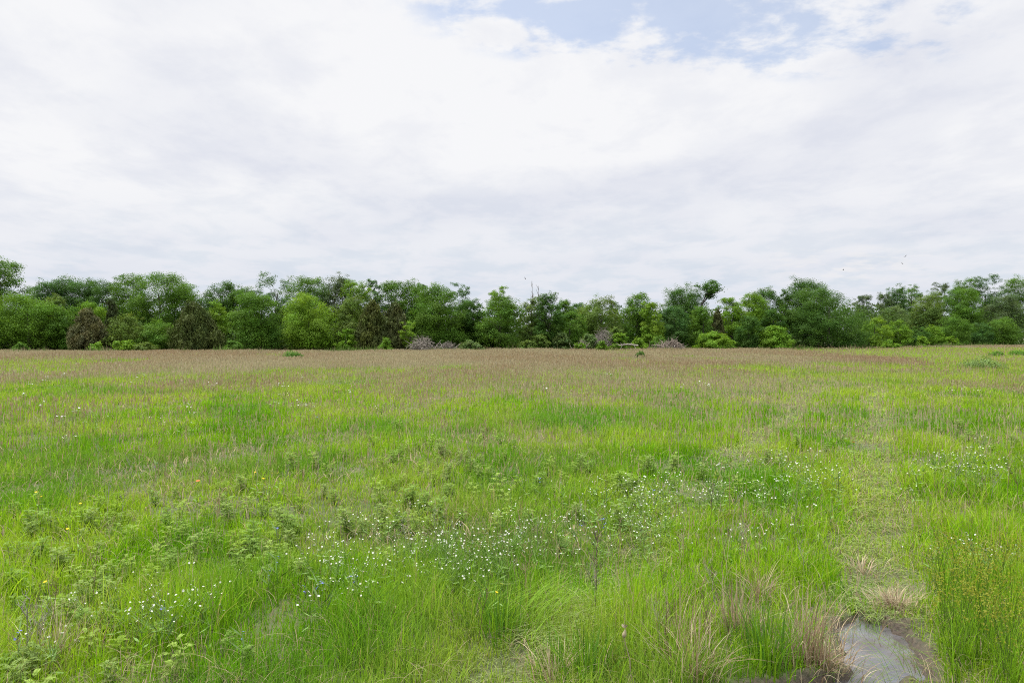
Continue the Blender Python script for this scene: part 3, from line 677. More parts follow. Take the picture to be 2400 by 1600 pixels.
TREES = [
 # px, top, width, depth, shape, colour, base, dens, name, category, label
 (-22, 598, 118, 4, 'round', 'mid', .05, 1.1, 'tree', 'tree', 'tallest tree at the left edge of the picture rising above the bright one in front'),
 (26, 688, 170, 0, 'round', (.100, .205, .018), 0, 1.1, 'tree', 'tree', 'broad bright green tree in front at the left end of the wood'),
 (88, 652, 74, 13, 'tall', 'blue', .2, .8, 'tree', 'tree', 'dark bluish tree behind the bright one at the left end'),
 (134, 645, 80, 14, 'tall', 'blue', .2, .75, 'tree', 'tree', 'dark bluish tree with gaps of sky in its top, left of the brown cedar'),
 (182, 650, 76, 14, 'tall', 'blue', .2, .75, 'tree', 'tree', 'ragged dark bluish back row tree above the brown cedar'),
 (226, 653, 70, 12, 'tall', 'dark', .2, .8, 'tree', 'tree', 'dark back row tree left of the small high crown'),
 (108, 690, 76, 4, 'round', 'olive', 0, 1.0, 'tree', 'tree', 'small yellowish green rounded tree right of the broad bright tree'),
 (136, 716, 90, 2, 'round', 'mid', 0, 1.0, 'tree', 'tree', 'low mid green tree filling the space left of the brown cedar'),
 (195, 706, 92, 4, 'round', 'bright', 0, 1.0, 'tree', 'tree', 'bright yellowish tree top showing just above the brown cedar'),
 (192, 730, 104, -1, 'cone', 'brown', 0, 1.1, 'cedar', 'cedar', 'brown rusty cedar near the left end with bare grey twigs'),
 (253, 700, 46, 1, 'cone', (.050, .072, .022), 0, 1.0, 'cedar', 'cedar', 'narrow dark cedar right of the brown rusty one'),
 (286, 642, 66, 8, 'tall', 'mid', .2, .85, 'tree', 'tree', 'small high crown just left of the tallest broad tree of the left half'),
 (350, 632, 178, 5, 'round', 'mid', .05, 1.05, 'tree', 'tree', 'biggest broad tree of the left half with a high domed top'),
 (425, 668, 90, 7, 'round', 'mid', .1, .9, 'tree', 'tree', 'mid green shoulder tree right of the biggest dome, above the dark cedar'),
 (275, 738, 96, -1, 'round', 'olive', 0, 1.0, 'tree', 'tree', 'low light green tree between the brown cedar and the biggest dome'),
 (352, 752, 92, -.5, 'round', 'mid', 0, 1.0, 'tree', 'tree', 'low mid green tree at the foot of the biggest dome'),
 (438, 716, 128, -2, 'cone', 'cedar', 0, 1.25, 'cedar', 'cedar', 'large dark olive cedar standing in front of the left half of the wood'),
 (496, 706, 62, 2, 'round', 'yellow', 0, .9, 'tree', 'tree', 'bright yellow green tree peeping out right of the large dark olive cedar'),
 (506, 656, 76, 9, 'tall', 'dark', .2, .95, 'tree', 'tree', 'dark round topped back tree above the yellow green one'),
 (556, 674, 66, 9, 'tall', 'mid', .2, .9, 'tree', 'tree', 'lower back row tree left of the airy tall pair'),
 (594, 680, 122, 0, 'round', 'mid', 0, 1.15, 'tree', 'tree', 'large full front tree left of the brightest tree'),
 (634, 634, 88, 11, 'airy', 'blue', .3, .42, 'tree', 'tree', 'airy bluish tree with see through crown high in the back row'),
 (704, 643, 84, 9, 'tall', 'mid', .2, 1.0, 'tree', 'tree', 'solid rounded back tree right above the brightest tree'),
 (774, 636, 62, 9, 'tall', 'grey', .2, .8, 'tree', 'tree', 'pointed greyish back tree right of the solid rounded back tree'),
 (714, 688, 126, -1, 'round', 'yellow', 0, 1.25, 'tree', 'tree', 'brightest yellow green full tree at the front of the wood'),
 (818, 690, 84, 1, 'round', 'olive', 0, 1.0, 'tree', 'tree', 'olive green tree right of the brightest tree'),
 (828, 652, 56, 6, 'tall', 'bright', .2, .9, 'tree', 'tree', 'light green crown above the olive tree and the paired cedars'),
 (870, 647, 46, 9, 'airy', 'blue', .3, .6, 'tree', 'tree', 'thin dark crown between the two light green tops over the cedars'),
 (914, 653, 66, 8, 'tall', 'mid', .2, .85, 'tree', 'tree', 'mid green back tree above the brown topped cedar'),
 (956, 656, 70, 8, 'tall', 'mid', .2, .75, 'tree', 'tree', 'back tree with sky holes left of the great smooth dome'),
 (988, 660, 28, 11, 'tall', 'dark', .4, .9, 'tree', 'tree', 'little dark knob of a crown behind the great smooth dome'),
 (858, 708, 88, -1.5, 'cone', (.088, .112, .028), 0, 1.2, 'cedar', 'cedar', 'olive cedar, left one of the pair in the middle of the wood'),
 (926, 712, 84, -1, 'cone', (.080, .098, .032), 0, 1.2, 'cedar', 'cedar', 'brownish cedar, right one of the pair, beside the first brush pile'),
 (806, 770, 52, -2, 'round', 'bright', 0, .9, 'sapling', 'sapling', 'bright sapling at the foot of the olive tree left of the paired cedars'),
 (960, 752, 34, -3, 'airy', 'yellow', .1, .8, 'sapling', 'sapling', 'pale yellow green sapling leaning out at the right of the brownish cedar'),
 (1022, 668, 138, 2, 'round', 'mid', .12, 1.2, 'tree', 'tree', 'great smooth domed tree behind the first brush pile'),
 (1076, 660, 62, 9, 'airy', 'blue', .3, .6, 'tree', 'tree', 'airy crown behind the right shoulder of the great smooth dome'),
 (1106, 698, 54, 3, 'tall', 'dark', .05, 1.1, 'tree', 'tree', 'dark narrow tree right of the great smooth dome'),
 (1173, 669, 58, 9, 'airy', 'bright', .3, .7, 'tree', 'tree', 'light crown poking up behind the broad tree in the middle'),
 (1172, 692, 104, -1, 'round', 'mid', .03, 1.15, 'tree', 'tree', 'broad mid green tree in the middle with a dark trunk line'),
 (1246, 693, 62, 1, 'round', 'olive', 0, 1.0, 'tree', 'tree', 'olive tree below the two bare snags'),
 (1287, 683, 52, -1, 'tall', 'dark', .02, 1.0, 'tree', 'tree', 'dark spiky topped tree right of the bare snags'),
 (1324, 701, 46, 7, 'tall', 'mid', .2, 1.0, 'tree', 'tree', 'small round back tree right of the spiky topped one'),
 (1364, 707, 46, 9, 'tall', 'blue', .2, 1.0, 'tree', 'tree', 'low dark back tree in the dip of the treetops'),
 (1338, 728, 74, 0, 'round', 'mid', 0, 1.0, 'tree', 'tree', 'soft mid green tree in the dip left of the drooping one'),
 (1414, 696, 108, 2, 'round', 'olive', .28, .9, 'tree', 'tree', 'drooping olive tree with a fringe of dead grey branches beneath'),
 (1498, 681, 92, 3, 'round', 'mid', 0, 1.15, 'tree', 'tree', 'full rounded tree right of the drooping one'),
 (1440, 700, 40, 8, 'airy', 'dark', .3, .8, 'tree', 'tree', 'thin dark top behind the drooping tree'),
 (1536, 704, 52, 0, 'round', 'yellow', 0, 1.0, 'tree', 'tree', 'yellow green tree on the right flank of the full rounded one'),
 (1588, 714, 76, 1, 'round', 'blue', 0, 1.1, 'tree', 'tree', 'dark bluish round tree above the third brush pile'),
 (1620, 670, 84, 8, 'tall', 'dark', .1, 1.0, 'tree', 'tree', 'tall dark tree in the right half next to the leaning crown'),
 (1656, 715, 74, 0, 'round', 'mid', 0, 1.0, 'tree', 'tree', 'mid green tree under the leaning crown'),
 (1686, 726, 40, -1, 'cone', (.072, .082, .032), 0, 1.1, 'cedar', 'cedar', 'small dark brown cedar in the right half'),
 (1722, 692, 76, 3, 'round', 'bright', 0, .95, 'tree', 'tree', 'bright tree right of the small dark brown cedar'),
 (1772, 684, 80, 4, 'round', 'bright', 0, .95, 'tree', 'tree', 'second bright tree, left of the high ragged crowns'),
 (1812, 672, 66, 8, 'tall', 'dark', .2, .8, 'tree', 'tree', 'ragged dark crown high behind the second bright tree'),
 (1850, 674, 34, 8, 'airy', 'dark', .35, .7, 'tree', 'tree', 'tiny airy crown just left of the huge dark tree'),
 (1764, 738, 64, -1, 'round', 'dark', 0, 1.1, 'tree', 'tree', 'low dark tree behind the round bright bush'),
 (1824, 722, 62, 1, 'round', 'dark', 0, 1.1, 'tree', 'tree', 'dark low tree tucked left of the huge dark tree'),
 (1912, 652, 86, 6, 'tall', 'dark', .15, 1.0, 'tree', 'tree', 'high crown rising behind the left side of the huge dark tree'),
 (1972, 673, 192, -2, 'round', (.064, .142, .022), .02, 1.35, 'tree', 'tree', 'huge dark broad tree standing forward in the right half'),
 (2060, 742, 62, -1, 'round', 'yellow', 0, .9, 'tree', 'tree', 'yellow green low tree against the right side of the huge dark tree'),
 (2038, 688, 36, 24, 'tall', 'grey', .2, .9, 'tree', 'tree', 'small far crown just right of the huge dark tree'),
 (2078, 684, 34, 24, 'tall', 'grey', .2, .9, 'tree', 'tree', 'second small far crown right of the huge dark tree'),
 (2108, 668, 40, 22, 'tall', 'blue', .2, .9, 'tree', 'tree', 'third far crown, rounded, where the skyline starts to climb'),
 (2150, 664, 60, 22, 'airy', 'mid', .3, .7, 'tree', 'tree', 'flat topped far tree on the climbing skyline'),
 (2206, 657, 48, 22, 'airy', 'grey', .3, .8, 'tree', 'tree', 'loose greyish far tree on the climbing skyline'),
 (2264, 648, 60, 20, 'airy', 'mid', .3, .8, 'tree', 'tree', 'wide far tree left of the highest tops at the right end'),
 (2322, 642, 68, 20, 'airy', 'blue', .3, .8, 'tree', 'tree', 'highest far tree near the right edge with layered boughs'),
 (2392, 648, 62, 18, 'tall', 'mid', .2, .9, 'tree', 'tree', 'tall back tree cut by the right edge of the picture'),
 (2100, 716, 84, 9, 'round', 'pale', .02, 1.0, 'tree', 'tree', 'pale yellowish tree in the middle row of the right end'),
 (2186, 684, 92, 9, 'round', 'olive', .05, 1.0, 'tree', 'tree', 'rounded olive tree in the middle row of the right end'),
 (2280, 670, 100, 8, 'round', 'mid', .05, 1.05, 'tree', 'tree', 'big mid green tree in the middle row of the right end'),
 (2372, 690, 90, 8, 'round', 'grey', .05, 1.0, 'tree', 'tree', 'greyish green tree in the middle row at the right edge'),
 (2118, 750, 60, 0, 'round', 'bright', 0, 1.0, 'tree', 'tree', 'bright small tree first in the front row of the right end'),
 (2158, 768, 46, 1, 'round', 'dark', 0, 1.1, 'tree', 'tree', 'low dark tree in the front row between two brighter ones'),
 (2204, 764, 54, 0, 'round', 'bright', 0, 1.0, 'tree', 'tree', 'light small tree in the front row right of the low dark one'),
 (2256, 742, 76, 0, 'round', 'mid', 0, 1.1, 'tree', 'tree', 'mid green front row tree below the big one of the right end'),
 (2312, 758, 60, 1, 'round', 'blue', 0, 1.1, 'tree', 'tree', 'bluish green low tree in the front row near the right edge'),
 (2362, 746, 84, 0, 'round', 'mid', 0, 1.1, 'tree', 'tree', 'front row tree cut by the right edge above the bright swale'),
]
for k, (px, top, wpx, dep, shp, ck, b, dn, nm, cat, lab) in enumerate(TREES):
    make_tree(k, nm, cat, px, top, wpx, dep, shp, ck, lab, b, dn, leaf=.22 if shp == 'cone' else .125, limbs=14 if shp == 'airy' else 7)
# the leaning crown on a visible limb
def leaning_tree():
    rg = np.random.default_rng(77); px = 1668; D = treeline(px) + 7; h = gz(651, D); s = D / F
    root = empty('tree', (gx(1652, D), D + 2, 0), 'tree with an open crown leaning out to the right over a bare forked limb', 'tree', 'trees along the edge of the wood')
    T = Geo(); bc = (.09, .08, .065)
    T.tube(np.array([[-.6, 0, 0], [-.5, 0, h * .3], [-.1, .1, h * .5], [.15, 0, h * .66]]), [.22, .18, .14, .11], 7, bc)
    cs = []
    for k in range(26):
        a = rg.uniform(0, 2 * PI); rr = rg.uniform(.2, 1.0); cs.append([1.0 + math.cos(a) * rr * 1.65, rg.normal(0, .7), h * .855 + math.sin(a) * rr * h * .125])
    cs = np.array(cs)
    for c_ in cs:
        f_ = ([.75, .1, h * .83], [1.5, -.1, h * .80])[int(rg.integers(0, 2))]; s0 = np.array([.15 + .4 * f_[0], 0, h * .72]) * (1 - (q_ := rg.uniform(.2, 1))) + np.array(f_) * q_; m = s0 * .45 + c_ * .55 + rg.normal(0, .12, 3); T.tube(np.array([s0, m, c_]), [.030, .026, .012], 5, bc)
    for e_ in ([.75, .1, h * .83], [1.5, -.1, h * .80]): T.tube(np.array([[.15, 0, h * .64], [.15 + e_[0] * .4, 0, h * .72], e_]), [.10, .075, .035], 6, bc)
    T.build('trunk', M_BARK, root)
    n = 2600; ix = rg.integers(0, len(cs), n); u = rg.normal(0, 1, (n, 3)); p = cs[ix] + u * [.30, .30, .17]
    v, q = rhombi(p, u * .5 + [0, 0, .6] + rg.normal(0, .5, (n, 3)), rg.normal(0, 1, (n, 3)), rg.uniform(.14, .28, n), rg.uniform(.08, .16, n), .1)
    mesh_obj('crown', v, [q], M_LEAF, root, np.repeat(np.array(CC['dark']) * rg.uniform(.7, 1.4, n)[:, None], 4, 0))
leaning_tree()
# bare snags
def snag(idx, px, top, lab):
    rg = np.random.default_rng(idx); D = treeline(px) + 8; h = gz(top, D); G = Geo(); t = np.linspace(0, 1, 6)
    sp = np.stack([rg.normal(0, .06, 6) * t, rg.normal(0, .06, 6) * t, t * h], 1); G.tube(sp, .055 * (1.1 - t) + .01, 6, (.20, .18, .165))
    for k in range(9):
        f = rg.uniform(.7, .98); s0 = np.array([np.interp(f, t, sp[:, j]) for j in range(3)]); a = rg.uniform(0, 2 * PI); ll = rg.uniform(.3, .9)
        e = s0 + np.array([math.cos(a) * .5, math.sin(a) * .5, 1]) * ll; G.tube(np.array([s0, (s0 + e) / 2 + rg.normal(0, .05, 3), e]), [.03, .022, .01], 4, (.20, .18, .165))
    o = G.build('dead_tree', M_STEM, loc=(gx(px, D), D, 0)); tag(o, lab, 'dead tree')
snag(1, 1247, 664, 'bare grey snag with forked twigs sticking out above the olive tree')
snag(2, 1261, 670, 'thinner bare snag pole just right of the forked one')
# shrubs along the foot of the wood
SHR = [(1672, 782, 78, -4, 'yellow', 'round bright yellow green bush at the foot of the right half'), (1826, 764, 76, -3, 'bright', 'light green bush left of the huge dark tree'), (1700, 785, 60, -3.4, 'bright', 'bright bush joined to the right of the round yellow green bush'),
       (1102, 801, 54, -5, 'pale', 'low pale grassy mound beside the second brush pile'), (1262, 786, 50, -2, 'olive', 'olive shrub at the foot of the spiky topped tree'), (1318, 780, 40, -2, 'pale', 'pale shrub left of the dead grey branches'),
       (1232, 800, 40, -3, 'olive', 'low olive shrub below the broad tree in the middle'), (1378, 785, 44, -4, 'pale', 'thin pale shrub in front of the dead grey branches'), (1412, 802, 26, -4.5, 'bright', 'small green shrub under the dead grey branches'),
       (1362, 804, 20, -4.5, 'bright', 'tiny green shrub left of the small one under the dead grey branches'), (1450, 780, 44, -3, 'bright', 'green shrub behind the fallen log'), (1502, 795, 40, -3, 'yellow', 'yellow green shrub left of the third brush pile'),
       (1446, 768, 40, -1.5, 'olive', 'olive shrub among the dead grey branches'), (285, 800, 52, -3, 'yellow', 'yellow green shrub at the foot of the wood in the left half'), (330, 806, 60, -3, 'olive', 'low olive shrub between the yellow green shrub and the large dark olive cedar'),
       (222, 805, 26, -3, 'bright', 'small bright shrub at the foot of the brown cedar'), (45, 808, 30, -3, 'mid', 'low shrub at the foot of the broad bright tree at the left end'), (540, 800, 44, -2.5, 'mid', 'mid green shrub between the large dark olive cedar and the large full tree'),
       (904, 794, 18, -3.5, 'bright', 'little bright shrub at the foot of the paired cedars'), (2092, 799, 34, -9, 'bright', 'low spreading bush standing out at the far bend of the wood'), (2168, 789, 26, -3, 'yellow', 'small yellow green shrub in the front of the right end'),
       (2236, 789, 34, -3, 'bright', 'small bright shrub below the mid green front row tree'), (1548, 790, 40, -2, 'mid', 'mid green shrub behind the third brush pile')]
for k, (px, top, wpx, dep, ck, lab) in enumerate(SHR):
    make_tree(400 + k, 'shrub', 'shrub', px, top, wpx, dep, 'shrub', ck, lab, 0, 1.5, 'shrubs at the foot of the wood', .15, 6)
# brush piles and dead branches
def brush(idx, px, top, wpx, n, lab, dep=-4.5, col=(.22, .195, .165), name='brush_pile', thick=.022, loc_up=0):
    rg = np.random.default_rng(idx); D = treeline(px) + dep; w = wpx / F * D; h = gz(top, D); G = Geo()
    for k in range(n):
        x0 = rg.normal(0, w * .24); env = h * max(.10, 1 - (x0 / (w * .52)) ** 2) * (.45 + .85 * float(vnoise(np.array([x0 * 1.4 + 9]), np.array([idx * 3.3]))[0]))
        z = env * rg.random() ** .8; y0 = rg.normal(0, w * .16); a = rg.uniform(0, PI); el = rg.normal(.35, .6); ll = rg.uniform(.4, 2.4) * (.4 + .09 * w)
        dv = np.array([math.cos(a) * math.cos(el), math.sin(a) * math.cos(el) * .6, math.sin(el)]) * ll / 2
        p0 = np.array([x0, y0, z]) - dv; p1 = np.array([x0, y0, z]) + dv; p0[2] = max(p0[2], .01); p1[2] = max(p1[2], .03)
        rr = thick * rg.uniform(.35, 1.5) ; cc = np.array(col) * rg.uniform(.35, 1.4)
        m = (p0 + p1) / 2 + rg.normal(0, .08 * ll, 3); m[2] = max(m[2], .02)
        G.tube(np.array([p0, m, p1]), [rr, rr * .8, rr * .3], 4, cc)
    for k in range(14):
        x0 = rg.normal(0, w * .22); p0 = np.array([x0, rg.normal(0, w * .12), .05]); a = rg.uniform(-1, 1); ll = h * rg.uniform(.7, 1.25); p1 = p0 + np.array([a * .8, rg.normal(0, .3), .75]) * ll
        G.tube(np.array([p0, (p0 + p1) / 2 + rg.normal(0, .1 * ll, 3), p1]), [thick * 2.6, thick * 1.8, thick * .5], 5, np.array(col) * rg.uniform(.8, 1.6))
    o = G.build(name, M_STEM, loc=(gx(px, D), D, 0)); return tag(o, lab, 'brush pile', 'brush piles along the wood')
brush(1, 988, 793, 66, 250, 'grey brush pile below the great smooth dome, first from the left')
brush(2, 1050, 799, 42, 160, 'smaller grey brush pile beside the pale grassy mound')
brush(3, 1566, 794, 78, 260, 'long brownish grey brush pile with forked limbs in the right half', -4.5, (.21, .17, .14))
brush(4, 1412, 775, 96, 300, 'wide heap of upright dead grey branches under the drooping tree', -1.5, (.21, .185, .16), 'brush_pile', .018)
brush(5, 1362, 802, 40, 120, 'thin scatter of dead brush left of the wide dead branch heap', -4, (.24, .20, .17))
def fallen_log():
    D = treeline(1474) - 4.2; G = Geo(); a = gx(1450, D); b = gx(1496, D); c = (.32, .28, .25)
    G.tube(np.array([[a, D, .62], [(a + b) / 2, D + .1, .72], [b, D + .2, .58]]), [.05, .07, .085], 8, c)
    G.tube(np.array([[b - .5, D + .15, .64], [b - .2, D - .1, .1], [b - .1, D - .2, 0]]), [.035, .03, .02], 6, c); G.tube(np.array([[a + .4, D, .64], [a + .2, D - .1, .2], [a + .1, D - .2, 0]]), [.03, .025, .02], 6, c)
    for k in range(5): G.tube(np.array([[a + k * .4, D, .66], [a + k * .4 - .25, D + .1, .95]]), [.02, .006], 4, c)
    tag(G.build('fallen_log', M_STEM), 'pale fallen branch propped above the grass between two shrubs', 'fallen log')
fallen_log()
# shaded undergrowth inside the wood
def undergrowth():
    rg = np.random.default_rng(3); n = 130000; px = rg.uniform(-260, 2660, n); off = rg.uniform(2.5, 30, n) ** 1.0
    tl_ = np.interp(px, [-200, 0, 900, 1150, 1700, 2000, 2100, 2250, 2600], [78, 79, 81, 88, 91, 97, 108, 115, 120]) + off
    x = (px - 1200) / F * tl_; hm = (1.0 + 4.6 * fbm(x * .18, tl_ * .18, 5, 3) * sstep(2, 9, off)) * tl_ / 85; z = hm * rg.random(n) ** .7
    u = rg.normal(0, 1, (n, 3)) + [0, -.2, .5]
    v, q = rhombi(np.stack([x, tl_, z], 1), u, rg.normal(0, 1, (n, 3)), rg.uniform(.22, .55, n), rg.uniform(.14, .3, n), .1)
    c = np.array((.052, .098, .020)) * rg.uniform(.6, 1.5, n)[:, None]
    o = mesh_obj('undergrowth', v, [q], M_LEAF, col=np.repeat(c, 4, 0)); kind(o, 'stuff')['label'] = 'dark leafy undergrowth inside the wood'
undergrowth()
def edge_weeds():
    rg = np.random.default_rng(9); n = 26000; px = rg.uniform(-260, 2660, n)
    tl_ = np.interp(px, [-200, 0, 900, 1150, 1700, 2000, 2100, 2250, 2600], [78, 79, 81, 88, 91, 97, 108, 115, 120]) + rg.normal(-3.0, 2.4, n)
    x = (px - 1200) / F * tl_; f = fbm(x * .35, tl_ * .3, 15, 3); h = (.22 + .62 * sstep(.5, .78, f)) * rg.uniform(.4, 1.2, n); a = rg.uniform(0, 2 * PI, n)
    gcol = np.array((.12, .20, .04)); tcol_ = np.array((.26, .215, .13)); m = (rg.random(n) < .5 + .4 * sstep(.4, .6, fbm(x * .2 + 4, tl_ * .2, 19, 3)))[:, None]
    c = np.where(m, gcol, tcol_) * rg.uniform(.6, 1.3, n)[:, None]
    E = Field(); E.blades(np.stack([x, tl_, np.zeros(n)], 1), h, rg.uniform(.04, .09, n), a + PI / 2, np.stack([np.cos(a), np.sin(a)], 1), np.abs(rg.normal(.25, .25, n)), c)
    E.build('edge_weeds', M_DRY)['label'] = 'ragged tall weeds and grass along the foot of the wood'
edge_weeds()

# ------------------------------------------------------------------ soaring birds
M_BIRD = bpy.data.materials.new('dark_feather_material'); M_BIRD.use_nodes = True
nt = M_BIRD.node_tree; nz = nt.nodes.new('ShaderNodeTexNoise'); nz.inputs['Scale'].default_value = 9; crb = nt.nodes.new('ShaderNodeValToRGB')
crb.color_ramp.elements[0].color = (.012, .010, .009, 1); crb.color_ramp.elements[1].color = (.045, .038, .032, 1)
nt.links.new(nz.outputs['Fac'], crb.inputs[0]); nt.links.new(crb.outputs[0], nt.nodes['Principled BSDF'].inputs['Base Color']); nt.nodes['Principled BSDF'].inputs['Roughness'].default_value = .8
def bird_mesh():
    # one continuous loft from wing tip to wing tip; the middle sections swell into body, head and tail
    span = [(-.86, .10, .02, .30), (-.80, .18, -.04, .27), (-.62, .22, -.10, .20), (-.38, .20, -.17, .11), (-.16, .17, -.18, .04), (-.075, .20, -.30, .01), (-.03, .36, -.46, 0)]
    span = span + [(0.0, .40, -.48, 0)] + [(-a, b, c, d) for a, b, c, d in reversed(span)]
    m = 12; V = []
    for sx, le, te, z in span:
        cen = abs(sx) < .1; th = .075 * math.sqrt(max(0, 1 - (sx / .1) ** 2)) if cen else .012 * (1.1 - abs(sx))
        for k in range(m):
            a = 2 * PI * k / m; f = (math.cos(a) + 1) / 2; yy = te + (le - te) * f
            prof = math.sin(a)
            if cen: prof *= (.35 + 1.0 * math.exp(-((yy - .05) / .22) ** 2) + (.35 * math.exp(-((yy - .33) / .07) ** 2)))
            V.append((sx, yy, z + prof * th))
    V = np.array(V); ns = len(span)
    i = np.arange(ns - 1)[:, None] * m; j = np.arange(m)[None, :]; j2 = (j + 1) % m
    q = np.stack([i + j, i + m + j, i + m + j2, i + j2], -1).reshape(-1, 4)
    return V, q, np.array([np.arange(m)[::-1], np.arange(m) + (ns - 1) * m])
BV, BQ, BC = bird_mesh()
first = None
for px, py, dist, rz, roll, lab in [(1231, 653, 390, 1.0, .75, 'dark bird banking alone above the middle of the wood'), (2122, 601, 390, 2.0, .5, 'upper bird of the close pair in the sky at the right'),
                                    (2115, 618, 400, .4, .6, 'lower bird of the close pair in the sky at the right'), (1976, 633, 410, 1.7, .35, 'bird gliding low left of the close pair')]:
    if first is None:
        b = first = mesh_obj('bird', BV, [BQ, BC], M_BIRD, smooth=True)
    else: b = first.copy(); COL.objects.link(b)
    b.location = (gx(px, dist), dist, gz(py, dist)); b.rotation_euler = (.12, roll, rz); tag(b, lab, 'bird', 'birds soaring over the wood')

# ------------------------------------------------------------------ sky and sun
SUN_EL, SUN_AZ = math.radians(63), math.radians(298)   # azimuth clockwise from +Y
EXPO = 1.6
W = bpy.data.worlds.new('World'); sc.world = W; W.use_nodes = True
nt = W.node_tree; N = nt.nodes; L = nt.links
out = N['World Output']; bg = N['Background']
sky = N.new('ShaderNodeTexSky'); sky.sky_type = 'NISHITA'; sky.sun_disc = False; sky.ozone_density = 4.0; sky.dust_density = .6; sky.sun_elevation = SUN_EL; sky.sun_rotation = SUN_AZ
L.new(sky.outputs[0], bg.inputs['Color']); bg.inputs['Strength'].default_value = 0.055
def val(v):
    n = N.new('ShaderNodeValue'); n.outputs[0].default_value = v; return n.outputs[0]
def mth(op, a, b=None, c=None, clamp=False):
    n = N.new('ShaderNodeMath'); n.operation = op; n.use_clamp = clamp
    for k, s in enumerate((a, b, c)):
        if s is None: continue
        if isinstance(s, (int, float)): n.inputs[k].default_value = s
        else: L.new(s, n.inputs[k])
    return n.outputs[0]
def smooth(x, a, b, lo=0, hi=1):
    n = N.new('ShaderNodeMapRange'); n.interpolation_type = 'SMOOTHSTEP'
    L.new(x, n.inputs[0]); n.inputs[1].default_value = a; n.inputs[2].default_value = b; n.inputs[3].default_value = lo; n.inputs[4].default_value = hi
    return n.outputs[0]
tc = N.new('ShaderNodeTexCoord'); sx = N.new('ShaderNodeSeparateXYZ'); L.new(tc.outputs['Generated'], sx.inputs[0])
dx, dy, dz = sx.outputs
zp = mth('ADD', mth('MAXIMUM', dz, 0.0), 0.13)
comb = N.new('ShaderNodeCombineXYZ'); L.new(mth('DIVIDE', dx, zp), comb.inputs[0]); L.new(mth('DIVIDE', dy, zp), comb.inputs[1])
def noise(scale, detail, rough, off, stretch=(1, 1, 1), rot=0, dist=0.0):
    mp = N.new('ShaderNodeMapping'); mp.inputs['Location'].default_value = off; mp.inputs['Scale'].default_value = stretch; mp.inputs['Rotation'].default_value = (0, 0, rot)
    L.new(comb.outputs[0], mp.inputs[0]); n = N.new('ShaderNodeTexNoise'); n.inputs['Scale'].default_value = scale; n.inputs['Detail'].default_value = detail; n.inputs['Roughness'].default_value = rough; n.inputs['Distortion'].default_value = dist
    L.new(mp.outputs[0], n.inputs['Vector']); return n.outputs['Fac']
big = noise(1.1, 7, .55, (3.1, 1.7, 0), (1, .8, 1), .5, .3)
fine = noise(3.4, 9, .6, (7.3, 2.2, 0), (1, .75, 1), .5, .2)
puff = noise(5.6, 10, .60, (1.9, 4.4, 0), (1, 1, 1), 0, .1)
dyc = mth('MAXIMUM', dy, .02); u = mth('DIVIDE', dx, dyc); v = mth('DIVIDE', dz, dyc); front = smooth(dy, .05, .3)
def gauss(cu, cv, su, sv, slope=0.0):
    a = mth('DIVIDE', mth('SUBTRACT', u, cu), su); b = mth('DIVIDE', mth('SUBTRACT', mth('SUBTRACT', v, cv), mth('MULTIPLY', mth('SUBTRACT', u, cu), slope)), sv)
    e = mth('ADD', mth('MULTIPLY', a, a), mth('MULTIPLY', b, b)); return mth('MULTIPLY', mth('EXPONENT', mth('MULTIPLY', e, -1)), front)
# the blue gap high on the right
gap = mth('ADD', gauss(.25, .425, .29, .066, -.05), mth('MULTIPLY', gauss(.13, .43, .14, .055), .6))
thin = mth('SUBTRACT', mth('MULTIPLY', gap, 1.25), mth('MULTIPLY', mth('SUBTRACT', puff, .47), 6.0))
blue = mth('MULTIPLY', mth('MULTIPLY', smooth(thin, .0, 1.2), .50), smooth(gap, .08, .3))
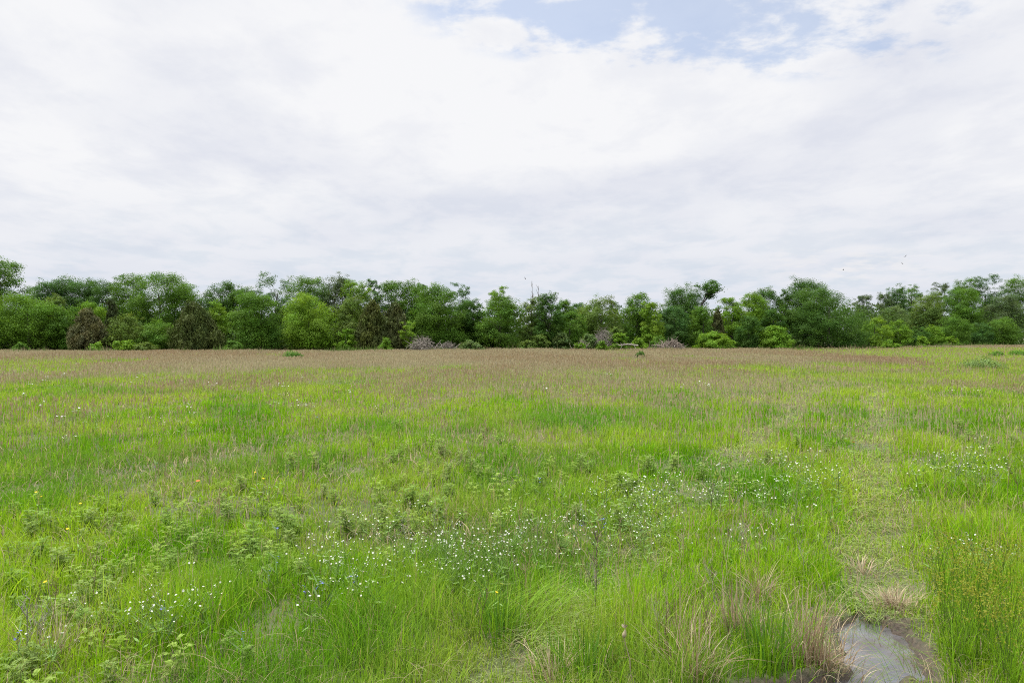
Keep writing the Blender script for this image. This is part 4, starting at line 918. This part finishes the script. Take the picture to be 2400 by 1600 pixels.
# cloud brightness
grey = mth('ADD', mth('MULTIPLY', smooth(big, .42, .66), .55), mth('MULTIPLY', smooth(fine, .4, .68), .45))
band = gauss(.03, .180, .26, .030, .16); band2 = gauss(-.28, .238, .10, .03, -.2); band3 = gauss(.52, .15, .22, .03, .05)
br = gauss(-.42, .36, .30, .13); br2 = gauss(.02, .30, .16, .07, -.1); br3 = gauss(.12, .22, .2, .03, .25)
shade = mth('SUBTRACT', mth('ADD', mth('ADD', mth('MULTIPLY', grey, .95), mth('MULTIPLY', band, .55)), mth('ADD', mth('MULTIPLY', band2, .35), mth('MULTIPLY', band3, .3))),
            mth('ADD', mth('MULTIPLY', br, .25), mth('ADD', mth('MULTIPLY', br2, .18), mth('MULTIPLY', br3, .15))), clamp=True)
def mixc(f, a, b):
    n = N.new('ShaderNodeMix'); n.data_type = 'RGBA'
    if isinstance(f, (int, float)): n.inputs[0].default_value = f
    else: L.new(f, n.inputs[0])
    for k, s in ((6, a), (7, b)):
        if isinstance(s, tuple): n.inputs[k].default_value = (*s, 1)
        else: L.new(s, n.inputs[k])
    return n.outputs[2]
cl = mixc(shade, (.925, .930, .950), (.735, .760, .845))
hz = smooth(v, .02, .24, 1, 0)
low = mixc(smooth(fine, .42, .62), (.735, .765, .845), (.64, .715, .81))
cl = mixc(mth('MULTIPLY', hz, .8), cl, low)
# warm bright bank low on the right
wb = mth('MULTIPLY', gauss(.44, .092, .11, .022), smooth(puff, .45, .6)); cl = mixc(mth('MULTIPLY', wb, .6), cl, (.90, .88, .88))
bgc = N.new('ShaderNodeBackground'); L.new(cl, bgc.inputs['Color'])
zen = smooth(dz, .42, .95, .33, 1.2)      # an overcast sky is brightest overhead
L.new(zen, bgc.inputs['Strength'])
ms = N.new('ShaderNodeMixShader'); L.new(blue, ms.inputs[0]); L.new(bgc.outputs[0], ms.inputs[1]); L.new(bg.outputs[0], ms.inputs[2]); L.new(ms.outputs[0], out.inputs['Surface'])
sd_ = bpy.data.lights.new('sun', 'SUN'); so = bpy.data.objects.new('sun', sd_); COL.objects.link(so)
sd_.energy = 1.5; sd_.angle = math.radians(11); sd_.color = (1, .96, .90)
sv = Vector((math.sin(SUN_AZ) * math.cos(SUN_EL), math.cos(SUN_AZ) * math.cos(SUN_EL), math.sin(SUN_EL)))
so.rotation_euler = sv.to_track_quat('Z', 'Y').to_euler(); so.location = (0, -20, 60)
# ------------------------------------------------------------------ render settings
vs = sc.view_settings; sc.display_settings.display_device = 'sRGB'; vs.view_transform = 'Standard'; vs.look = 'None'; vs.exposure = EXPO; vs.gamma = 1; vs.use_curve_mapping = False
cy = sc.cycles; cy.max_bounces = 7; cy.diffuse_bounces = 3; cy.glossy_bounces = 2; cy.transmission_bounces = 4; cy.transparent_max_bounces = 4
cy.caustics_reflective = False; cy.caustics_refractive = False

cy.filter_width = 1.05
cy.use_denoising = False
